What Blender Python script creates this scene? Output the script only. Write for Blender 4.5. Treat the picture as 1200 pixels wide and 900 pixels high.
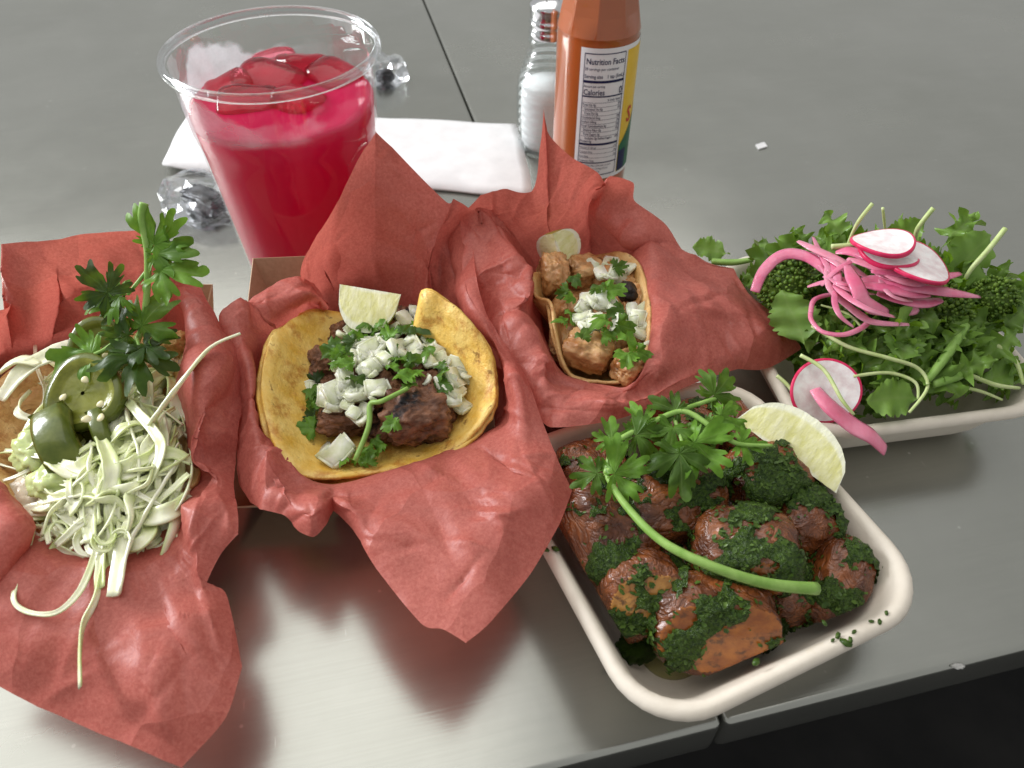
import bpy, bmesh, math, random
import numpy as np
from mathutils import Vector, Matrix, Euler, noise
R = math.radians
for o in list(bpy.data.objects): bpy.data.objects.remove(o)
S = bpy.context.scene
COL = S.collection
# ---------------------------------------------------------------- camera
F_PX, PITCH, CAM_H = 900.0, R(46), 0.264
cd = bpy.data.cameras.new('camera'); cam = bpy.data.objects.new('camera', cd); COL.objects.link(cam)
cam.location = (0, 0, CAM_H); cam.rotation_euler = (R(90) - PITCH, 0, 0)
cd.sensor_width = 36; cd.lens = 27; cd.clip_start = 0.01; cd.clip_end = 100
cd.dof.use_dof = True; cd.dof.focus_distance = 0.30; cd.dof.aperture_fstop = 16.0
S.camera = cam
# ---------------------------------------------------------------- world and lamps (indoor table by a window)
W = bpy.data.worlds.new('World'); S.world = W; W.use_nodes = True
bg = W.node_tree.nodes['Background']; bg.inputs[0].default_value = (0.66, 0.66, 0.65, 1); bg.inputs[1].default_value = 0.40
def lamp(name, loc, target, sx, sy, power, col):
    l = bpy.data.lights.new(name, 'AREA'); l.shape = 'RECTANGLE'; l.size = sx; l.size_y = sy; l.energy = power; l.color = col
    o = bpy.data.objects.new(name, l); COL.objects.link(o); o.location = loc
    d = Vector(target) - Vector(loc); o.rotation_euler = d.to_track_quat('-Z', 'Y').to_euler()
    return o
lamp('skylight_lamp', (-1.10, 1.00, 2.1), (-1.10, 1.0001, 0), 3.2, 2.7, 24, (1.0, 0.975, 0.93))
lamp('window_lamp', (-1.9, 0.9, 0.85), (0.0, 0.25, 0.02), 0.9, 0.7, 33, (0.95, 0.97, 1.0))
S.view_settings.view_transform = 'Standard'; S.view_settings.look = 'None'
S.view_settings.gamma = 1; S.view_settings.exposure = 0.84; S.view_settings.use_curve_mapping = False
S.render.engine = 'CYCLES'
S.cycles.max_bounces = 10; S.cycles.transparent_max_bounces = 16
rnd = random.Random(7)
def P(px, py, z=0.0):
    """photo pixel + height above the table -> world point"""
    x = (px - 600) / F_PX; u = (450 - py) / F_PX
    dy = math.cos(PITCH) + u * math.sin(PITCH); dz = -math.sin(PITCH) + u * math.cos(PITCH)
    d = (z - CAM_H) / dz
    return Vector((x * d, dy * d, z))
# ---------------------------------------------------------------- helpers
def tag(o, label, cat, group=None, kind=None):
    o['label'] = label; o['category'] = cat
    if group: o['group'] = group
    if kind: o['kind'] = kind
    return o
def link(name, me, parent=None, loc=None, rot=None):
    o = bpy.data.objects.new(name, me); COL.objects.link(o)
    if parent: o.parent = parent
    if loc is not None: o.location = loc
    if rot is not None: o.rotation_euler = rot
    return o
def empty(name, loc=(0, 0, 0), rot=(0, 0, 0)):
    o = bpy.data.objects.new(name, None); COL.objects.link(o); o.location = loc; o.rotation_euler = rot; o.empty_display_size = 0.01
    return o
def mesh(name, vs, fs, mats, smooth=True, mi=None):
    me = bpy.data.meshes.new(name); me.from_pydata([tuple(v) for v in vs], [], fs)
    for m in (mats if isinstance(mats, (list, tuple)) else [mats]): me.materials.append(m)
    if smooth: me.polygons.foreach_set('use_smooth', [True] * len(me.polygons))
    if mi: me.polygons.foreach_set('material_index', mi)
    me.update(); return me
def from_bm(name, bm, mats, smooth=True):
    me = bpy.data.meshes.new(name); bm.to_mesh(me); bm.free()
    for m in (mats if isinstance(mats, (list, tuple)) else [mats]): me.materials.append(m)
    if smooth: me.polygons.foreach_set('use_smooth', [True] * len(me.polygons))
    me.update(); return me
def solidify(o, t, offset=-1.0):
    m = o.modifiers.new('thickness', 'SOLIDIFY'); m.thickness = t; m.offset = offset; m.use_even_offset = False; return m
def subsurf(o, n=1):
    m = o.modifiers.new('smooth', 'SUBSURF'); m.levels = n; m.render_levels = n; return m
def grid_faces(nu, nv, closed_u=False, base=0):
    fs = []
    for i in range(nu if closed_u else nu - 1):
        for j in range(nv - 1):
            a = i * nv + j; b = ((i + 1) % nu) * nv + j
            fs.append((base + a, base + b, base + b + 1, base + a + 1))
    return fs
def lathe(prof, n=64):
    """profile [(r,z)] turned round z"""
    vs = []
    for i in range(n):
        a = 2 * math.pi * i / n
        for r, z in prof: vs.append((r * math.cos(a), r * math.sin(a), z))
    return vs, grid_faces(n, len(prof), True)
def crom(p0, p1, p2, p3, t, s1=1.0, s2=1.0):
    m1 = (p2 - p0) * 0.5 * s1 + (p2 - p1) * (1 - s1); m2 = (p3 - p1) * 0.5 * s2 + (p2 - p1) * (1 - s2)
    t2 = t * t; t3 = t2 * t
    return p1 * (2 * t3 - 3 * t2 + 1) + m1 * (t3 - 2 * t2 + t) + p2 * (-2 * t3 + 3 * t2) + m2 * (t3 - t2)
def spline(pts, n):
    """open catmull-rom through pts, n steps per span"""
    pts = [Vector(p) for p in pts]; out = []
    for i in range(len(pts) - 1):
        p0 = pts[max(i - 1, 0)]; p3 = pts[min(i + 2, len(pts) - 1)]
        for k in range(n): out.append(crom(p0, pts[i], pts[i + 1], p3, k / n))
    out.append(pts[-1]); return out
def frames(path):
    """tangent, side, up along a path, transported"""
    out = []; up = Vector((0, 0, 1))
    for i, p in enumerate(path):
        t = (path[min(i + 1, len(path) - 1)] - path[max(i - 1, 0)]).normalized()
        s = t.cross(up)
        if s.length < 1e-4: s = t.cross(Vector((1, 0, 0)))
        s.normalize(); u = s.cross(t).normalized(); up = (up * 0.3 + u * 0.7).normalized(); out.append((t, s, u))
    return out
def tube(pts, radii, n=4, seg=8, flat=1.0, twist=0.0):
    path = spline(pts, n); fr = frames(path); L = len(path) - 1; vs = []
    for i, p in enumerate(path):
        t = i / L * (len(radii) - 1); k = min(int(t), len(radii) - 2); r = radii[k] + (radii[k + 1] - radii[k]) * (t - k)
        _, s, u = fr[i]
        for j in range(seg):
            a = 2 * math.pi * j / seg + twist * i / L
            vs.append(p + s * (r * math.cos(a)) + u * (r * flat * math.sin(a)))
    fs = []
    for i in range(L):
        for j in range(seg):
            a = i * seg + j; b = i * seg + (j + 1) % seg
            fs.append((a, b, b + seg, a + seg))
    fs.append(tuple(range(seg))[::-1]); fs.append(tuple(L * seg + j for j in range(seg)))
    return vs, fs
def centre(vs, c=None):
    """move verts to their own origin; returns verts, origin"""
    vs = [Vector(v) for v in vs]
    if c is None:
        c = sum(vs, Vector()) / len(vs)
    return [v - c for v in vs], Vector(c)
# ---------------------------------------------------------------- materials
class N:
    def __init__(s, name, unit=1.0):
        s.m = bpy.data.materials.new(name); s.m.use_nodes = True; s.t = s.m.node_tree; s.b = s.t.nodes['Principled BSDF']
        s.tc = s.add('ShaderNodeTexCoord'); s.obj = s.tc.outputs['Object']
        if unit != 1.0:  # meshes modelled at unit size and scaled down: bring the coordinates back to metres
            v = s.add('ShaderNodeVectorMath', operation='SCALE'); s.ln(s.obj, v.inputs[0]); v.inputs['Scale'].default_value = unit
            r = s.add('ShaderNodeObjectInfo'); w = s.add('ShaderNodeVectorMath', operation='ADD'); s.ln(v.outputs[0], w.inputs[0]); s.ln(r.outputs['Random'], w.inputs[1]); s.obj = w.outputs[0]
    def add(s, ty, **k):
        n = s.t.nodes.new(ty)
        for a, v in k.items(): setattr(n, a, v)
        return n
    def ln(s, a, b): s.t.links.new(a, b)
    def noise(s, scale, detail=4, rough=0.55, vec=None, dist=0.0):
        n = s.add('ShaderNodeTexNoise'); n.inputs['Scale'].default_value = scale; n.inputs['Detail'].default_value = detail
        n.inputs['Roughness'].default_value = rough; n.inputs['Distortion'].default_value = dist
        s.ln(vec or s.obj, n.inputs['Vector']); return n.outputs['Fac']
    def vor(s, scale, feature='F1', vec=None, out='Distance'):
        n = s.add('ShaderNodeTexVoronoi'); n.feature = feature; n.inputs['Scale'].default_value = scale
        s.ln(vec or s.obj, n.inputs['Vector']); return n.outputs[out]
    def ramp(s, fac, stops):
        n = s.add('ShaderNodeValToRGB'); e = n.color_ramp.elements
        while len(e) < len(stops): e.new(0.5)
        for i, (p, c) in enumerate(stops):
            e[i].position = p; e[i].color = (c, c, c, 1) if isinstance(c, (int, float)) else (*c, 1)
        s.ln(fac, n.inputs[0]); return n.outputs[0]
    def mix(s, fac, a, b, mode='MIX'):
        n = s.add('ShaderNodeMix', data_type='RGBA', blend_type=mode)
        for inp, v in ((n.inputs[0], fac), (n.inputs[6], a), (n.inputs[7], b)):
            if isinstance(v, (int, float)): inp.default_value = v
            elif isinstance(v, tuple): inp.default_value = (*v, 1)
            else: s.ln(v, inp)
        return n.outputs[2]
    def math(s, op, a, b=None):
        n = s.add('ShaderNodeMath', operation=op)
        for inp, v in ((n.inputs[0], a), (n.inputs[1], b)):
            if v is None: continue
            if isinstance(v, (int, float)): inp.default_value = v
            else: s.ln(v, inp)
        return n.outputs[0]
    def mapping(s, scale=(1, 1, 1), rot=(0, 0, 0), src='Object'):
        n = s.add('ShaderNodeMapping'); n.inputs['Scale'].default_value = scale; n.inputs['Rotation'].default_value = rot
        s.ln(s.obj if src == 'Object' else s.tc.outputs[src], n.inputs[0]); return n.outputs[0]
    def bump(s, h, strength=0.5, dist=0.001, prev=None):
        n = s.add('ShaderNodeBump'); n.inputs['Strength'].default_value = strength; n.inputs['Distance'].default_value = dist
        s.ln(h, n.inputs['Height'])
        if prev: s.ln(prev, n.inputs['Normal'])
        return n.outputs[0]
    def rand(s):
        return s.add('ShaderNodeObjectInfo').outputs['Random']
    def set(s, **k):
        for a, v in k.items():
            inp = s.b.inputs[a.replace('_', ' ')]
            if isinstance(v, (int, float)): inp.default_value = v
            elif isinstance(v, tuple): inp.default_value = (*v, 1) if (len(v) == 3 and inp.type == 'RGBA') else v
            else: s.ln(v, inp)
        return s
def simple(name, c1, c2=None, scale=300, rough=0.5, bump=0.0, bscale=600, bdist=0.0006, sss=0.0, sssr=(0.004, 0.002, 0.001), vary=0.0, coat=0.0, trans=0.0, lo=0.35, hi=0.65, unit=1.0):
    n = N(name, unit); c2 = c2 or c1
    col = n.mix(n.ramp(n.noise(scale), [(lo, 0.0), (hi, 1.0)]), c1, c2)
    if vary:
        h = n.add('ShaderNodeHueSaturation'); n.ln(col, h.inputs['Color'])
        r = n.rand(); v = n.add('ShaderNodeMapRange'); n.ln(r, v.inputs[0]); v.inputs[3].default_value = 1 - vary; v.inputs[4].default_value = 1 + vary
        n.ln(v.outputs[0], h.inputs['Value']); col = h.outputs[0]
    n.set(Base_Color=col, Roughness=rough, Specular_IOR_Level=0.3)
    if bump: n.set(Normal=n.bump(n.noise(bscale, 5), bump, bdist))
    if sss: n.set(Subsurface_Weight=sss, Subsurface_Radius=sssr, Subsurface_Scale=1.0)
    if coat: n.set(Coat_Weight=coat, Coat_Roughness=0.08)
    if trans: n.set(Transmission_Weight=trans)
    return n.m
# ================================================================= table and floor
def mat_zinc():
    n = N('zinc_sheet')
    big = n.noise(5, 5, 0.6); mid = n.noise(28, 5, 0.6)
    col = n.mix(n.ramp(big, [(0.3, 0.0), (0.7, 1.0)]), (0.385, 0.392, 0.355), (0.44, 0.447, 0.41))
    col = n.mix(n.ramp(mid, [(0.45, 0.0), (0.75, 0.2)]), col, (0.52, 0.52, 0.49))
    # short pale scratches and specks of wear
    v1 = n.mapping((260, 30, 1), (0, 0, 0.5)); sc1 = n.ramp(n.vor(1.0, 'F1', v1), [(0.0, 1.0), (0.08, 0.0)])
    v2 = n.mapping((22, 330, 1), (0, 0, 0.35)); sc2 = n.ramp(n.vor(1.0, 'F1', v2), [(0.0, 1.0), (0.075, 0.0)])
    sp = n.ramp(n.vor(80), [(0.0, 1.0), (0.045, 1.0), (0.06, 0.0)])
    mask = n.ramp(n.noise(14, 3), [(0.45, 0.0), (0.7, 1.0)])
    wear = n.math('MULTIPLY', n.math('MAXIMUM', n.math('MAXIMUM', sc1, sc2), sp), mask)
    col = n.mix(n.math('MULTIPLY', wear, 0.75), col, (0.80, 0.80, 0.76))
    gr = n.noise(1.0, 3, 0.6, n.mapping((25, 1500, 25), (0, 0, -0.23))); col = n.mix(n.ramp(gr, [(0.35, 0.10), (0.65, 0.0)]), col, (0.24, 0.245, 0.23))
    n.set(Base_Color=col, Metallic=0.88, Roughness=n.mix(n.ramp(n.noise(9, 5, 0.65), [(0.3, 0.0), (0.7, 1.0)]), (0.19, 0.19, 0.19), (0.29, 0.29, 0.29)))
    b = n.bump(gr, 0.05, 0.0004); b = n.bump(n.noise(60, 3), 0.05, 0.0008, b); n.set(Normal=b)
    return n.m
ZINC = mat_zinc()
BLACK = simple('black_steel', (0.012, 0.012, 0.013), (0.02, 0.02, 0.02), 60, 0.6)
fl = link('floor', mesh('floor', [(-3, -3, 0), (3, -3, 0), (3, 3, 0), (-3, 3, 0)], [(0, 1, 2, 3)], simple('dark_floor', (0.012, 0.012, 0.012), (0.022, 0.021, 0.02), 8, 0.75, 0.2, 60)), loc=(0, 0, -0.74)); fl['kind'] = 'structure'
TA = R(13.2); TO = P(850, 850, 0)
tbl = empty('table', (TO.x, TO.y, -0.74), (0, 0, TA)); tag(tbl, 'metal-topped table with a seam between two grey zinc sheets', 'table')
def slab(x0, x1, y0, y1, name):
    bm = bmesh.new(); bmesh.ops.create_cube(bm, size=1)
    for v in bm.verts:
        v.co = Vector(((x0 if v.co.x < 0 else x1), (y0 if v.co.y < 0 else y1), (0.718 if v.co.z < 0 else 0.74)))
    bmesh.ops.bevel(bm, geom=list(bm.edges), offset=0.0026, segments=4, profile=0.5, affect='EDGES')
    o = link(name, from_bm(name, bm, ZINC), tbl); return o
slab(-1.3, -0.0005, 0.0, 1.5, 'top_panel'); slab(0.0005, 1.3, 0.0, 1.5, 'top_panel')
def boxm(name, x0, x1, y0, y1, z0, z1, m, par, bev=0.0):
    bm = bmesh.new(); bmesh.ops.create_cube(bm, size=1)
    for v in bm.verts: v.co = Vector(((x0, x1)[v.co.x > 0], (y0, y1)[v.co.y > 0], (z0, z1)[v.co.z > 0]))
    if bev: bmesh.ops.bevel(bm, geom=list(bm.edges), offset=bev, segments=2, affect='EDGES')
    return link(name, from_bm(name, bm, m, False), par)
boxm('under_frame', -1.22, 1.22, 0.06, 1.44, 0.64, 0.7178, BLACK, tbl)
for x, y in ((-1.15, .12), (1.15, .12), (-1.15, 1.38), (1.15, 1.38)): boxm('leg', x - .03, x + .03, y - .03, y + .03, 0.0005, 0.6398, BLACK, tbl)

# ================================================================= paper-lined boats
KRAFT = simple('kraft_card', (0.44, 0.30, 0.19), (0.50, 0.35, 0.23), 500, 0.75, 0.15, 2500, 0.0002)
def kraft_boat(c, w, l, h, hf, rz, label, sk=0.0):
    """folded card food boat with flared walls, lower at the open front"""
    f = 0.80; vs = []
    for k, up in ((f, 0), (1.0, 1)):
        for sx, sy in ((-1, -1), (1, -1), (1, 1), (-1, 1)): vs.append((sx * w / 2 * k, sy * l / 2 * k, (h if (sy > 0 and (sx < 0 or not sk)) else (h - sk if sy > 0 else hf)) if up else 0.0008))
    fs = [(0, 1, 2, 3)] + [(i, (i + 1) % 4, (i + 1) % 4 + 4, i + 4) for i in range(4)]
    o = link('card_food_boat', mesh('card_food_boat', vs, fs, KRAFT, False), loc=c, rot=(0, 0, rz)); solidify(o, 0.0007, 1.0)
    tag(o, label, 'food tray', 'kraft card boats under the red papers'); return o

def smoothstep(a, b, x): t = min(1, max(0, (x - a) / (b - a))); return t * t * (3 - 2 * t)
def mat_paper(name, c1, c2, seed):
    n = N(name)
    mp = n.add('ShaderNodeMapping'); mp.inputs['Location'].default_value = (seed, seed * 1.7, 0); n.ln(n.tc.outputs['Object'], mp.inputs[0]); v = mp.outputs[0]
    fib = n.noise(800, 6, 0.75, v, 0.4); blot = n.noise(55, 4, 0.55, v)
    col = n.mix(n.ramp(fib, [(0.38, 0.0), (0.64, 1.0)]), c1, c2)
    col = n.mix(n.ramp(blot, [(0.40, 0.0), (0.72, 0.30)]), col, tuple(min(1, x * 0.82) for x in c1))
    # grease spots turn the paper darker and glossier
    gre = n.ramp(n.noise(26, 4, 0.6, v), [(0.60, 0.0), (0.66, 1.0)])
    col = n.mix(n.math('MULTIPLY', gre, 0.25), col, tuple(x * 0.72 for x in c1))
    wr = n.noise(160, 4, 0.6, v, 1.2); rid = n.math('ABSOLUTE', n.math('SUBTRACT', wr, 0.5))
    cre = n.ramp(rid, [(0.0, 1.0), (0.05, 0.0)])
    n.set(Base_Color=col, Roughness=n.mix(gre, (0.40,) * 3, (0.26,) * 3), Specular_IOR_Level=0.35)
    wv = n.add('ShaderNodeTexNoise'); wv.inputs['Scale'].default_value = 30; n.ln(v, wv.inputs['Vector'])
    ws = n.add('ShaderNodeVectorMath', operation='SCALE'); n.ln(wv.outputs['Color'], ws.inputs[0]); ws.inputs['Scale'].default_value = 0.018; wa = n.add('ShaderNodeVectorMath', operation='ADD'); n.ln(v, wa.inputs[0]); n.ln(ws.outputs[0], wa.inputs[1]); pv = wa.outputs[0]
    b = n.bump(n.vor(26, 'F1', pv), 0.60, 0.012); b = n.bump(n.vor(70, 'F1', pv), 0.20, 0.0038, b); b = n.bump(n.ramp(rid, [(0.0, 1.0), (0.10, 0.0)]), 0.10, 0.0004, b); b = n.bump(fib, 0.07, 0.0002, b)
    n.set(Normal=b)
    tr = n.add('ShaderNodeBsdfTranslucent'); n.ln(n.mix(0.35, col, (0.74, 0.16, 0.11)), tr.inputs[0]); n.ln(b, tr.inputs[1])
    mx = n.add('ShaderNodeMixShader'); mx.inputs[0].default_value = 0.38
    n.ln(n.b.outputs[0], mx.inputs[1]); n.ln(tr.outputs[0], mx.inputs[2]); n.ln(mx.outputs[0], n.t.nodes['Material Output'].inputs[0])
    return n.m
PAPER_C1, PAPER_C2 = (0.52, 0.126, 0.100), (0.68, 0.210, 0.165)
def paper(label, centre_w, stations, seed, sharp=(), nu=13, nv=17, crumple=1.0):
    """crumpled sheet: each station holds (wall, fold, edge) as photo pixel + height; the floor of the boat is filled in"""
    rg = random.Random(seed); C = Vector(centre_w); rows = []
    for st in stations:
        a, b, c = [P(*q) for q in st]
        p0 = C.lerp(a, 0.30); p0.z = 0.004; p1 = C.lerp(a, 0.78); p1.z = 0.006
        rows.append([p0, p1, a, b, b.lerp(c, 0.5) + Vector((0, 0, 0.0015)), c])
    ns = len(rows); nr = 6; grid = []
    for i in range(ns):
        s1 = 0.0 if i in sharp else 0.75; s2 = 0.0 if (i + 1) % ns in sharp else 0.75
        for k in range(nu):
            t = k / nu
            ctl = [crom(rows[i - 1][j], rows[i][j], rows[(i + 1) % ns][j], rows[(i + 2) % ns][j], t, s1, s2) for j in range(nr)]
            line = []
            for j in range(nr - 1):
                q0 = ctl[max(j - 1, 0)]; q3 = ctl[min(j + 2, nr - 1)]; m = 5 if j < 2 else nv
                for h in range(m): line.append(crom(q0, ctl[j], ctl[j + 1], q3, h / m, 0.7, 0.7))
            line.append(ctl[-1]); grid.append(line)
    U = len(grid); V = len(grid[0])
    # crumple: piecewise-flat folds over the whole sheet plus short random creases, pushed along the normal
    A = np.array([[tuple(q) for q in row] for row in grid])
    du = np.roll(A, -1, 0) - np.roll(A, 1, 0); dv = np.gradient(A, axis=1); nn = np.cross(du, dv); nn /= np.maximum(np.linalg.norm(nn, axis=2, keepdims=True), 1e-12)
    pts = A.reshape(-1, 3); disp = np.zeros(len(pts))
    warp = np.array([tuple(noise.noise_vector(Vector(q) * 26 + Vector((seed, seed * 2, 0)))) for q in pts]) * 0.010
    pw = pts + warp
    for lam, slope in ((.055, .17), (.043, .16), (.031, .20), (.022, .20), (.015, .15)):
        for _ in range(2):
            d = np.array([rg.gauss(0, 1), rg.gauss(0, 1), rg.gauss(0, .6)]); d /= np.linalg.norm(d)
            t = (pw @ d) / lam + rg.uniform(0, 9); tri = np.abs((t % 2.0) - 1.0) - .5
            disp += slope * lam * tri * .42
    for _ in range(int(150 * crumple)):
        p = pts[rg.randrange(len(pts))]; d = np.array([rg.gauss(0, 1), rg.gauss(0, 1), rg.gauss(0, .5)]); d /= np.linalg.norm(d)
        cl, cw, ca = rg.uniform(.008, .028), rg.uniform(.0006, .0026), rg.choice((-1, 1)) * rg.uniform(.0005, .0018)
        q = pts - p; r = np.linalg.norm(q, axis=1); fal = np.maximum(0, 1 - r / cl); disp += ca * fal * np.exp(-np.abs(q @ d) / cw)
    jj = np.arange(V); ss = np.clip((jj - (V - 24)) / 23.0, 0, 1); wgt = np.clip((jj - 7) / 9.0, 0, 1) * (1 - .5 * ss * ss * (3 - 2 * ss))
    B = A + nn * (disp.reshape(U, V) * wgt[None, :] * crumple)[:, :, None]
    B[:, :, 2] = np.maximum(B[:, :, 2], 0.0016)
    vs = [Vector(q) for q in B.reshape(-1, 3)]
    fs = grid_faces(U, V, True)
    mid = len(vs); vs.append(Vector((C.x, C.y, 0.004)))
    for i in range(U): fs.append((mid, ((i + 1) % U) * V, i * V))
    vs, c0 = centre(vs, Vector((C.x, C.y, 0.0016)))
    o = link('red_paper_liner', mesh('red_paper_liner', vs, fs, mat_paper('red_paper_%d' % seed, PAPER_C1, PAPER_C2, seed)), loc=c0)
    tag(o, label, 'paper', 'red paper liners of the tacos'); return o
CC = Vector((-0.060, 0.222, 0)); CR = Vector((0.037, 0.268, 0)); CL = Vector((-0.172, 0.196, 0))
kraft_boat((-0.0625, 0.2335, 0.0001), 0.106, 0.117, 0.049, 0.018, R(4), 'brown card boat with a bare corner showing beside the red drink')
kraft_boat((0.0385, 0.2685, 0.0001), 0.062, 0.070, 0.030, 0.026, R(-24), 'brown card boat hidden under the paper of the chicken taco')
kraft_boat((-0.178, 0.2105, 0.0001), 0.088, 0.116, 0.050, 0.016, R(-1), 'brown card boat under the cabbage taco, its back corner peeking out')
PC = [
 ((400,372,.024),(392,330,.046),(397,238,.082)), ((420,370,.022),(418,315,.05),(418,192,.095)),
 ((440,372,.022),(440,305,.052),(440,153,.104)), ((462,376,.022),(465,305,.052),(462,175,.098)),
 ((480,378,.022),(487,310,.05),(484,198,.09)), ((497,385,.022),(502,318,.05),(523,237,.076)),
 ((506,362,.026),(499,295,.056),(530,232,.077)), ((520,365,.028),(516,280,.056),(541,237,.074)), ((548,378,.034),(526,285,.053),(550,244,.068)),
 ((553,380,.032),(543,335,.05),(556,300,.06)), ((557,388,.03),(556,366,.052),(572,370,.056)), ((580,430,.03),(588,425,.053),(603,418,.052)),
 ((590,478,.032),(606,465,.052),(627,470,.05)), ((582,500,.034),(608,498,.049),(646,515,.047)), ((566,510,.036),(600,530,.048),(660,552,.045)),
 ((548,518,.037),(606,560,.046),(669,577,.043)), ((530,526,.038),(580,590,.047),(652,618,.042)), ((515,534,.038),(560,606,.046),(622,672,.043)),
 ((498,540,.039),(540,622,.048),(580,722,.047)), ((480,545,.039),(520,630,.048),(545,752,.047)), ((460,550,.04),(497,622,.049),(517,736,.046)),
 ((435,556,.04),(460,606,.049),(490,729,.045)), ((420,560,.04),(432,592,.048),(440,668,.044)), ((405,563,.04),(409,585,.048),(412,622,.043)),
 ((392,566,.04),(391,580,.044),(391,597,.040)), ((380,565,.04),(377,590,.048),(382,615,.044)), ((368,562,.04),(362,598,.049),(367,629,.043)),
 ((355,556,.04),(345,590,.047),(346,616,.042)), ((347,548,.04),(328,560,.050),(334,604,.044)), ((340,536,.038),(314,527,.053),(309,597,.044)),
 ((324,512,.036),(307,524,.048),(299,588,.038)), ((312,490,.034),(297,482,.05),(286,568,.036)), ((308,465,.034),(297,455,.053),(279,525,.040)),
 ((309,445,.034),(296,430,.055),(278,470,.048)), ((312,425,.034),(292,415,.056),(268,410,.054)), ((318,410,.035),(288,386,.056),(259,372,.058)),
 ((324,402,.036),(292,375,.056),(281,350,.062)), ((330,396,.036),(300,370,.053),(287,357,.053)), ((345,390,.034),(325,362,.052),(306,342,.055)),
 ((355,378,.032),(348,350,.055),(330,325,.058)), ((362,370,.03),(362,346,.055),(352,320,.058)), ((374,372,.028),(374,350,.050),(373,331,.052)),
 ((388,373,.026),(382,363,.042),(385,356,.045)), ((390,372,.026),(371,338,.050),(354,322,.060)), ((393,371,.025),(380,315,.056),(374,284,.074)),
]
paper('red paper liner of the steak taco, with a tall pointed back corner by the cup', CC, PC, 3, sharp=(0, 2, 6, 8, 15, 19, 29, 36, 42))
PR = [
 ((632,325,.03),(600,265,.06),(563,228,.08)), ((640,318,.03),(614,270,.06),(590,219,.085)), ((648,312,.028),(630,266,.062),(622,222,.086)),
 ((655,306,.028),(637,265,.062),(629,172,.106)), ((658,304,.028),(641,263,.062),(637,127,.121)), ((663,303,.028),(648,262,.062),(646,158,.110)),
 ((670,302,.028),(665,258,.062),(668,181,.1)), ((685,300,.028),(682,252,.06),(700,203,.088)), ((692,300,.027),(687,245,.054),(709,219,.08)),
 ((705,300,.03),(695,248,.06),(716,207,.085)), ((716,297,.032),(706,256,.06),(742,214,.08)), ((730,294,.035),(722,274,.056),(743,235,.07)),
 ((738,294,.038),(740,283,.055),(778,262,.06)), ((744,295,.043),(762,285,.053),(806,300,.05)), ((743,298,.050),(800,304,.053),(861,312,.052)),
 ((757,325,.055),(824,330,.058),(884,350,.047)), ((763,355,.056),(832,356,.058),(910,383,.042)), ((764,385,.056),(835,372,.054),(934,410,.037)),
 ((760,410,.054),(833,402,.050),(898,430,.036)), ((752,430,.053),(820,425,.048),(862,433,.039)), ((742,442,.052),(785,445,.049),(802,455,.046)),
 ((732,450,.05),(745,463,.05),(775,472,.047)), ((722,450,.048),(715,472,.05),(737,487,.047)), ((705,447,.046),(694,467,.05),(700,496,.046)),
 ((685,443,.045),(668,470,.05),(655,501,.046)), ((665,438,.044),(645,448,.051),(640,498,.044)), ((655,430,.044),(642,424,.057),(612,470,.042)),
 ((650,420,.044),(632,405,.056),(598,440,.044)), ((645,405,.042),(624,390,.058),(574,418,.043)), ((638,385,.04),(610,362,.058),(566,396,.045)),
 ((632,360,.038),(622,348,.061),(560,368,.046)), ((628,347,.036),(625,312,.063),(556,345,.050)), ((628,338,.034),(607,290,.065),(546,335,.055)),
 ((629,333,.033),(588,264,.066),(541,315,.058)), ((630,330,.032),(567,246,.071),(542,285,.062)), ((631,327,.031),(576,242,.070),(544,258,.070)),
]
paper('red paper liner folded loosely round the chicken taco beside the sauce bottle', CR, PR, 11, sharp=(0, 4, 8, 14, 17, 26, 31, 32, 34))
PL = [
 ((20,430,.03),(8,372,.05),(3,283,.086)), ((45,415,.03),(42,368,.05),(35,279,.088)), ((62,410,.03),(64,352,.049),(70,277,.089)),
 ((90,402,.03),(90,340,.054),(100,272,.09)), ((112,398,.03),(115,340,.055),(130,270,.089)), ((130,395,.03),(138,345,.055),(158,271,.087)),
 ((165,392,.03),(170,345,.056),(188,288,.08)), ((190,390,.032),(186,335,.060),(205,322,.068)), ((200,395,.034),(205,345,.061),(232,332,.062)),
 ((210,405,.036),(225,372,.061),(251,378,.058)), ((213,440,.038),(237,405,.06),(264,402,.052)), ((215,470,.04),(242,445,.06),(283,440,.047)),
 ((218,500,.04),(236,482,.06),(281,475,.047)), ((217,530,.04),(223,512,.058),(278,508,.046)), ((225,550,.04),(223,540,.052),(277,540,.040)),
 ((232,562,.04),(250,560,.049),(276,566,.044)), ((225,570,.04),(232,578,.051),(279,598,.050)), ((215,585,.04),(214,594,.053),(279,625,.049)),
 ((205,610,.038),(222,632,.05),(260,648,.046)), ((190,620,.04),(228,662,.048),(238,690,.045)), ((180,625,.04),(232,700,.045),(264,694,.040)),
 ((170,632,.04),(222,745,.046),(284,781,.040)), ((155,640,.04),(212,752,.044),(264,842,.038)), ((135,645,.04),(170,760,.046),(212,900,.036)),
 ((110,645,.04),(110,740,.045),(115,862,.034)), ((85,642,.04),(60,740,.043),(50,830,.034)), ((60,632,.04),(20,730,.043),(0,803,.034)),
 ((42,626,.04),(-30,700,.043),(-60,772,.034)), ((33,625,.04),(26,616,.053),(-40,690,.046)), ((26,602,.04),(8,590,.053),(-60,640,.047)),
 ((10,570,.04),(-20,560,.058),(-90,600,.05)), ((-20,540,.036),(-50,530,.055),(-110,540,.055)), ((-30,480,.034),(-60,460,.055),(-110,450,.06)),
 ((-10,440,.032),(-30,405,.053),(-30,380,.058)), ((4,435,.03),(-4,385,.05),(9,352,.063)),
]
paper('red paper liner of the cabbage taco, its front corner draped over the table', CL, PL, 23, sharp=(0, 2, 7, 13, 17, 19, 21, 23, 28))
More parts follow.
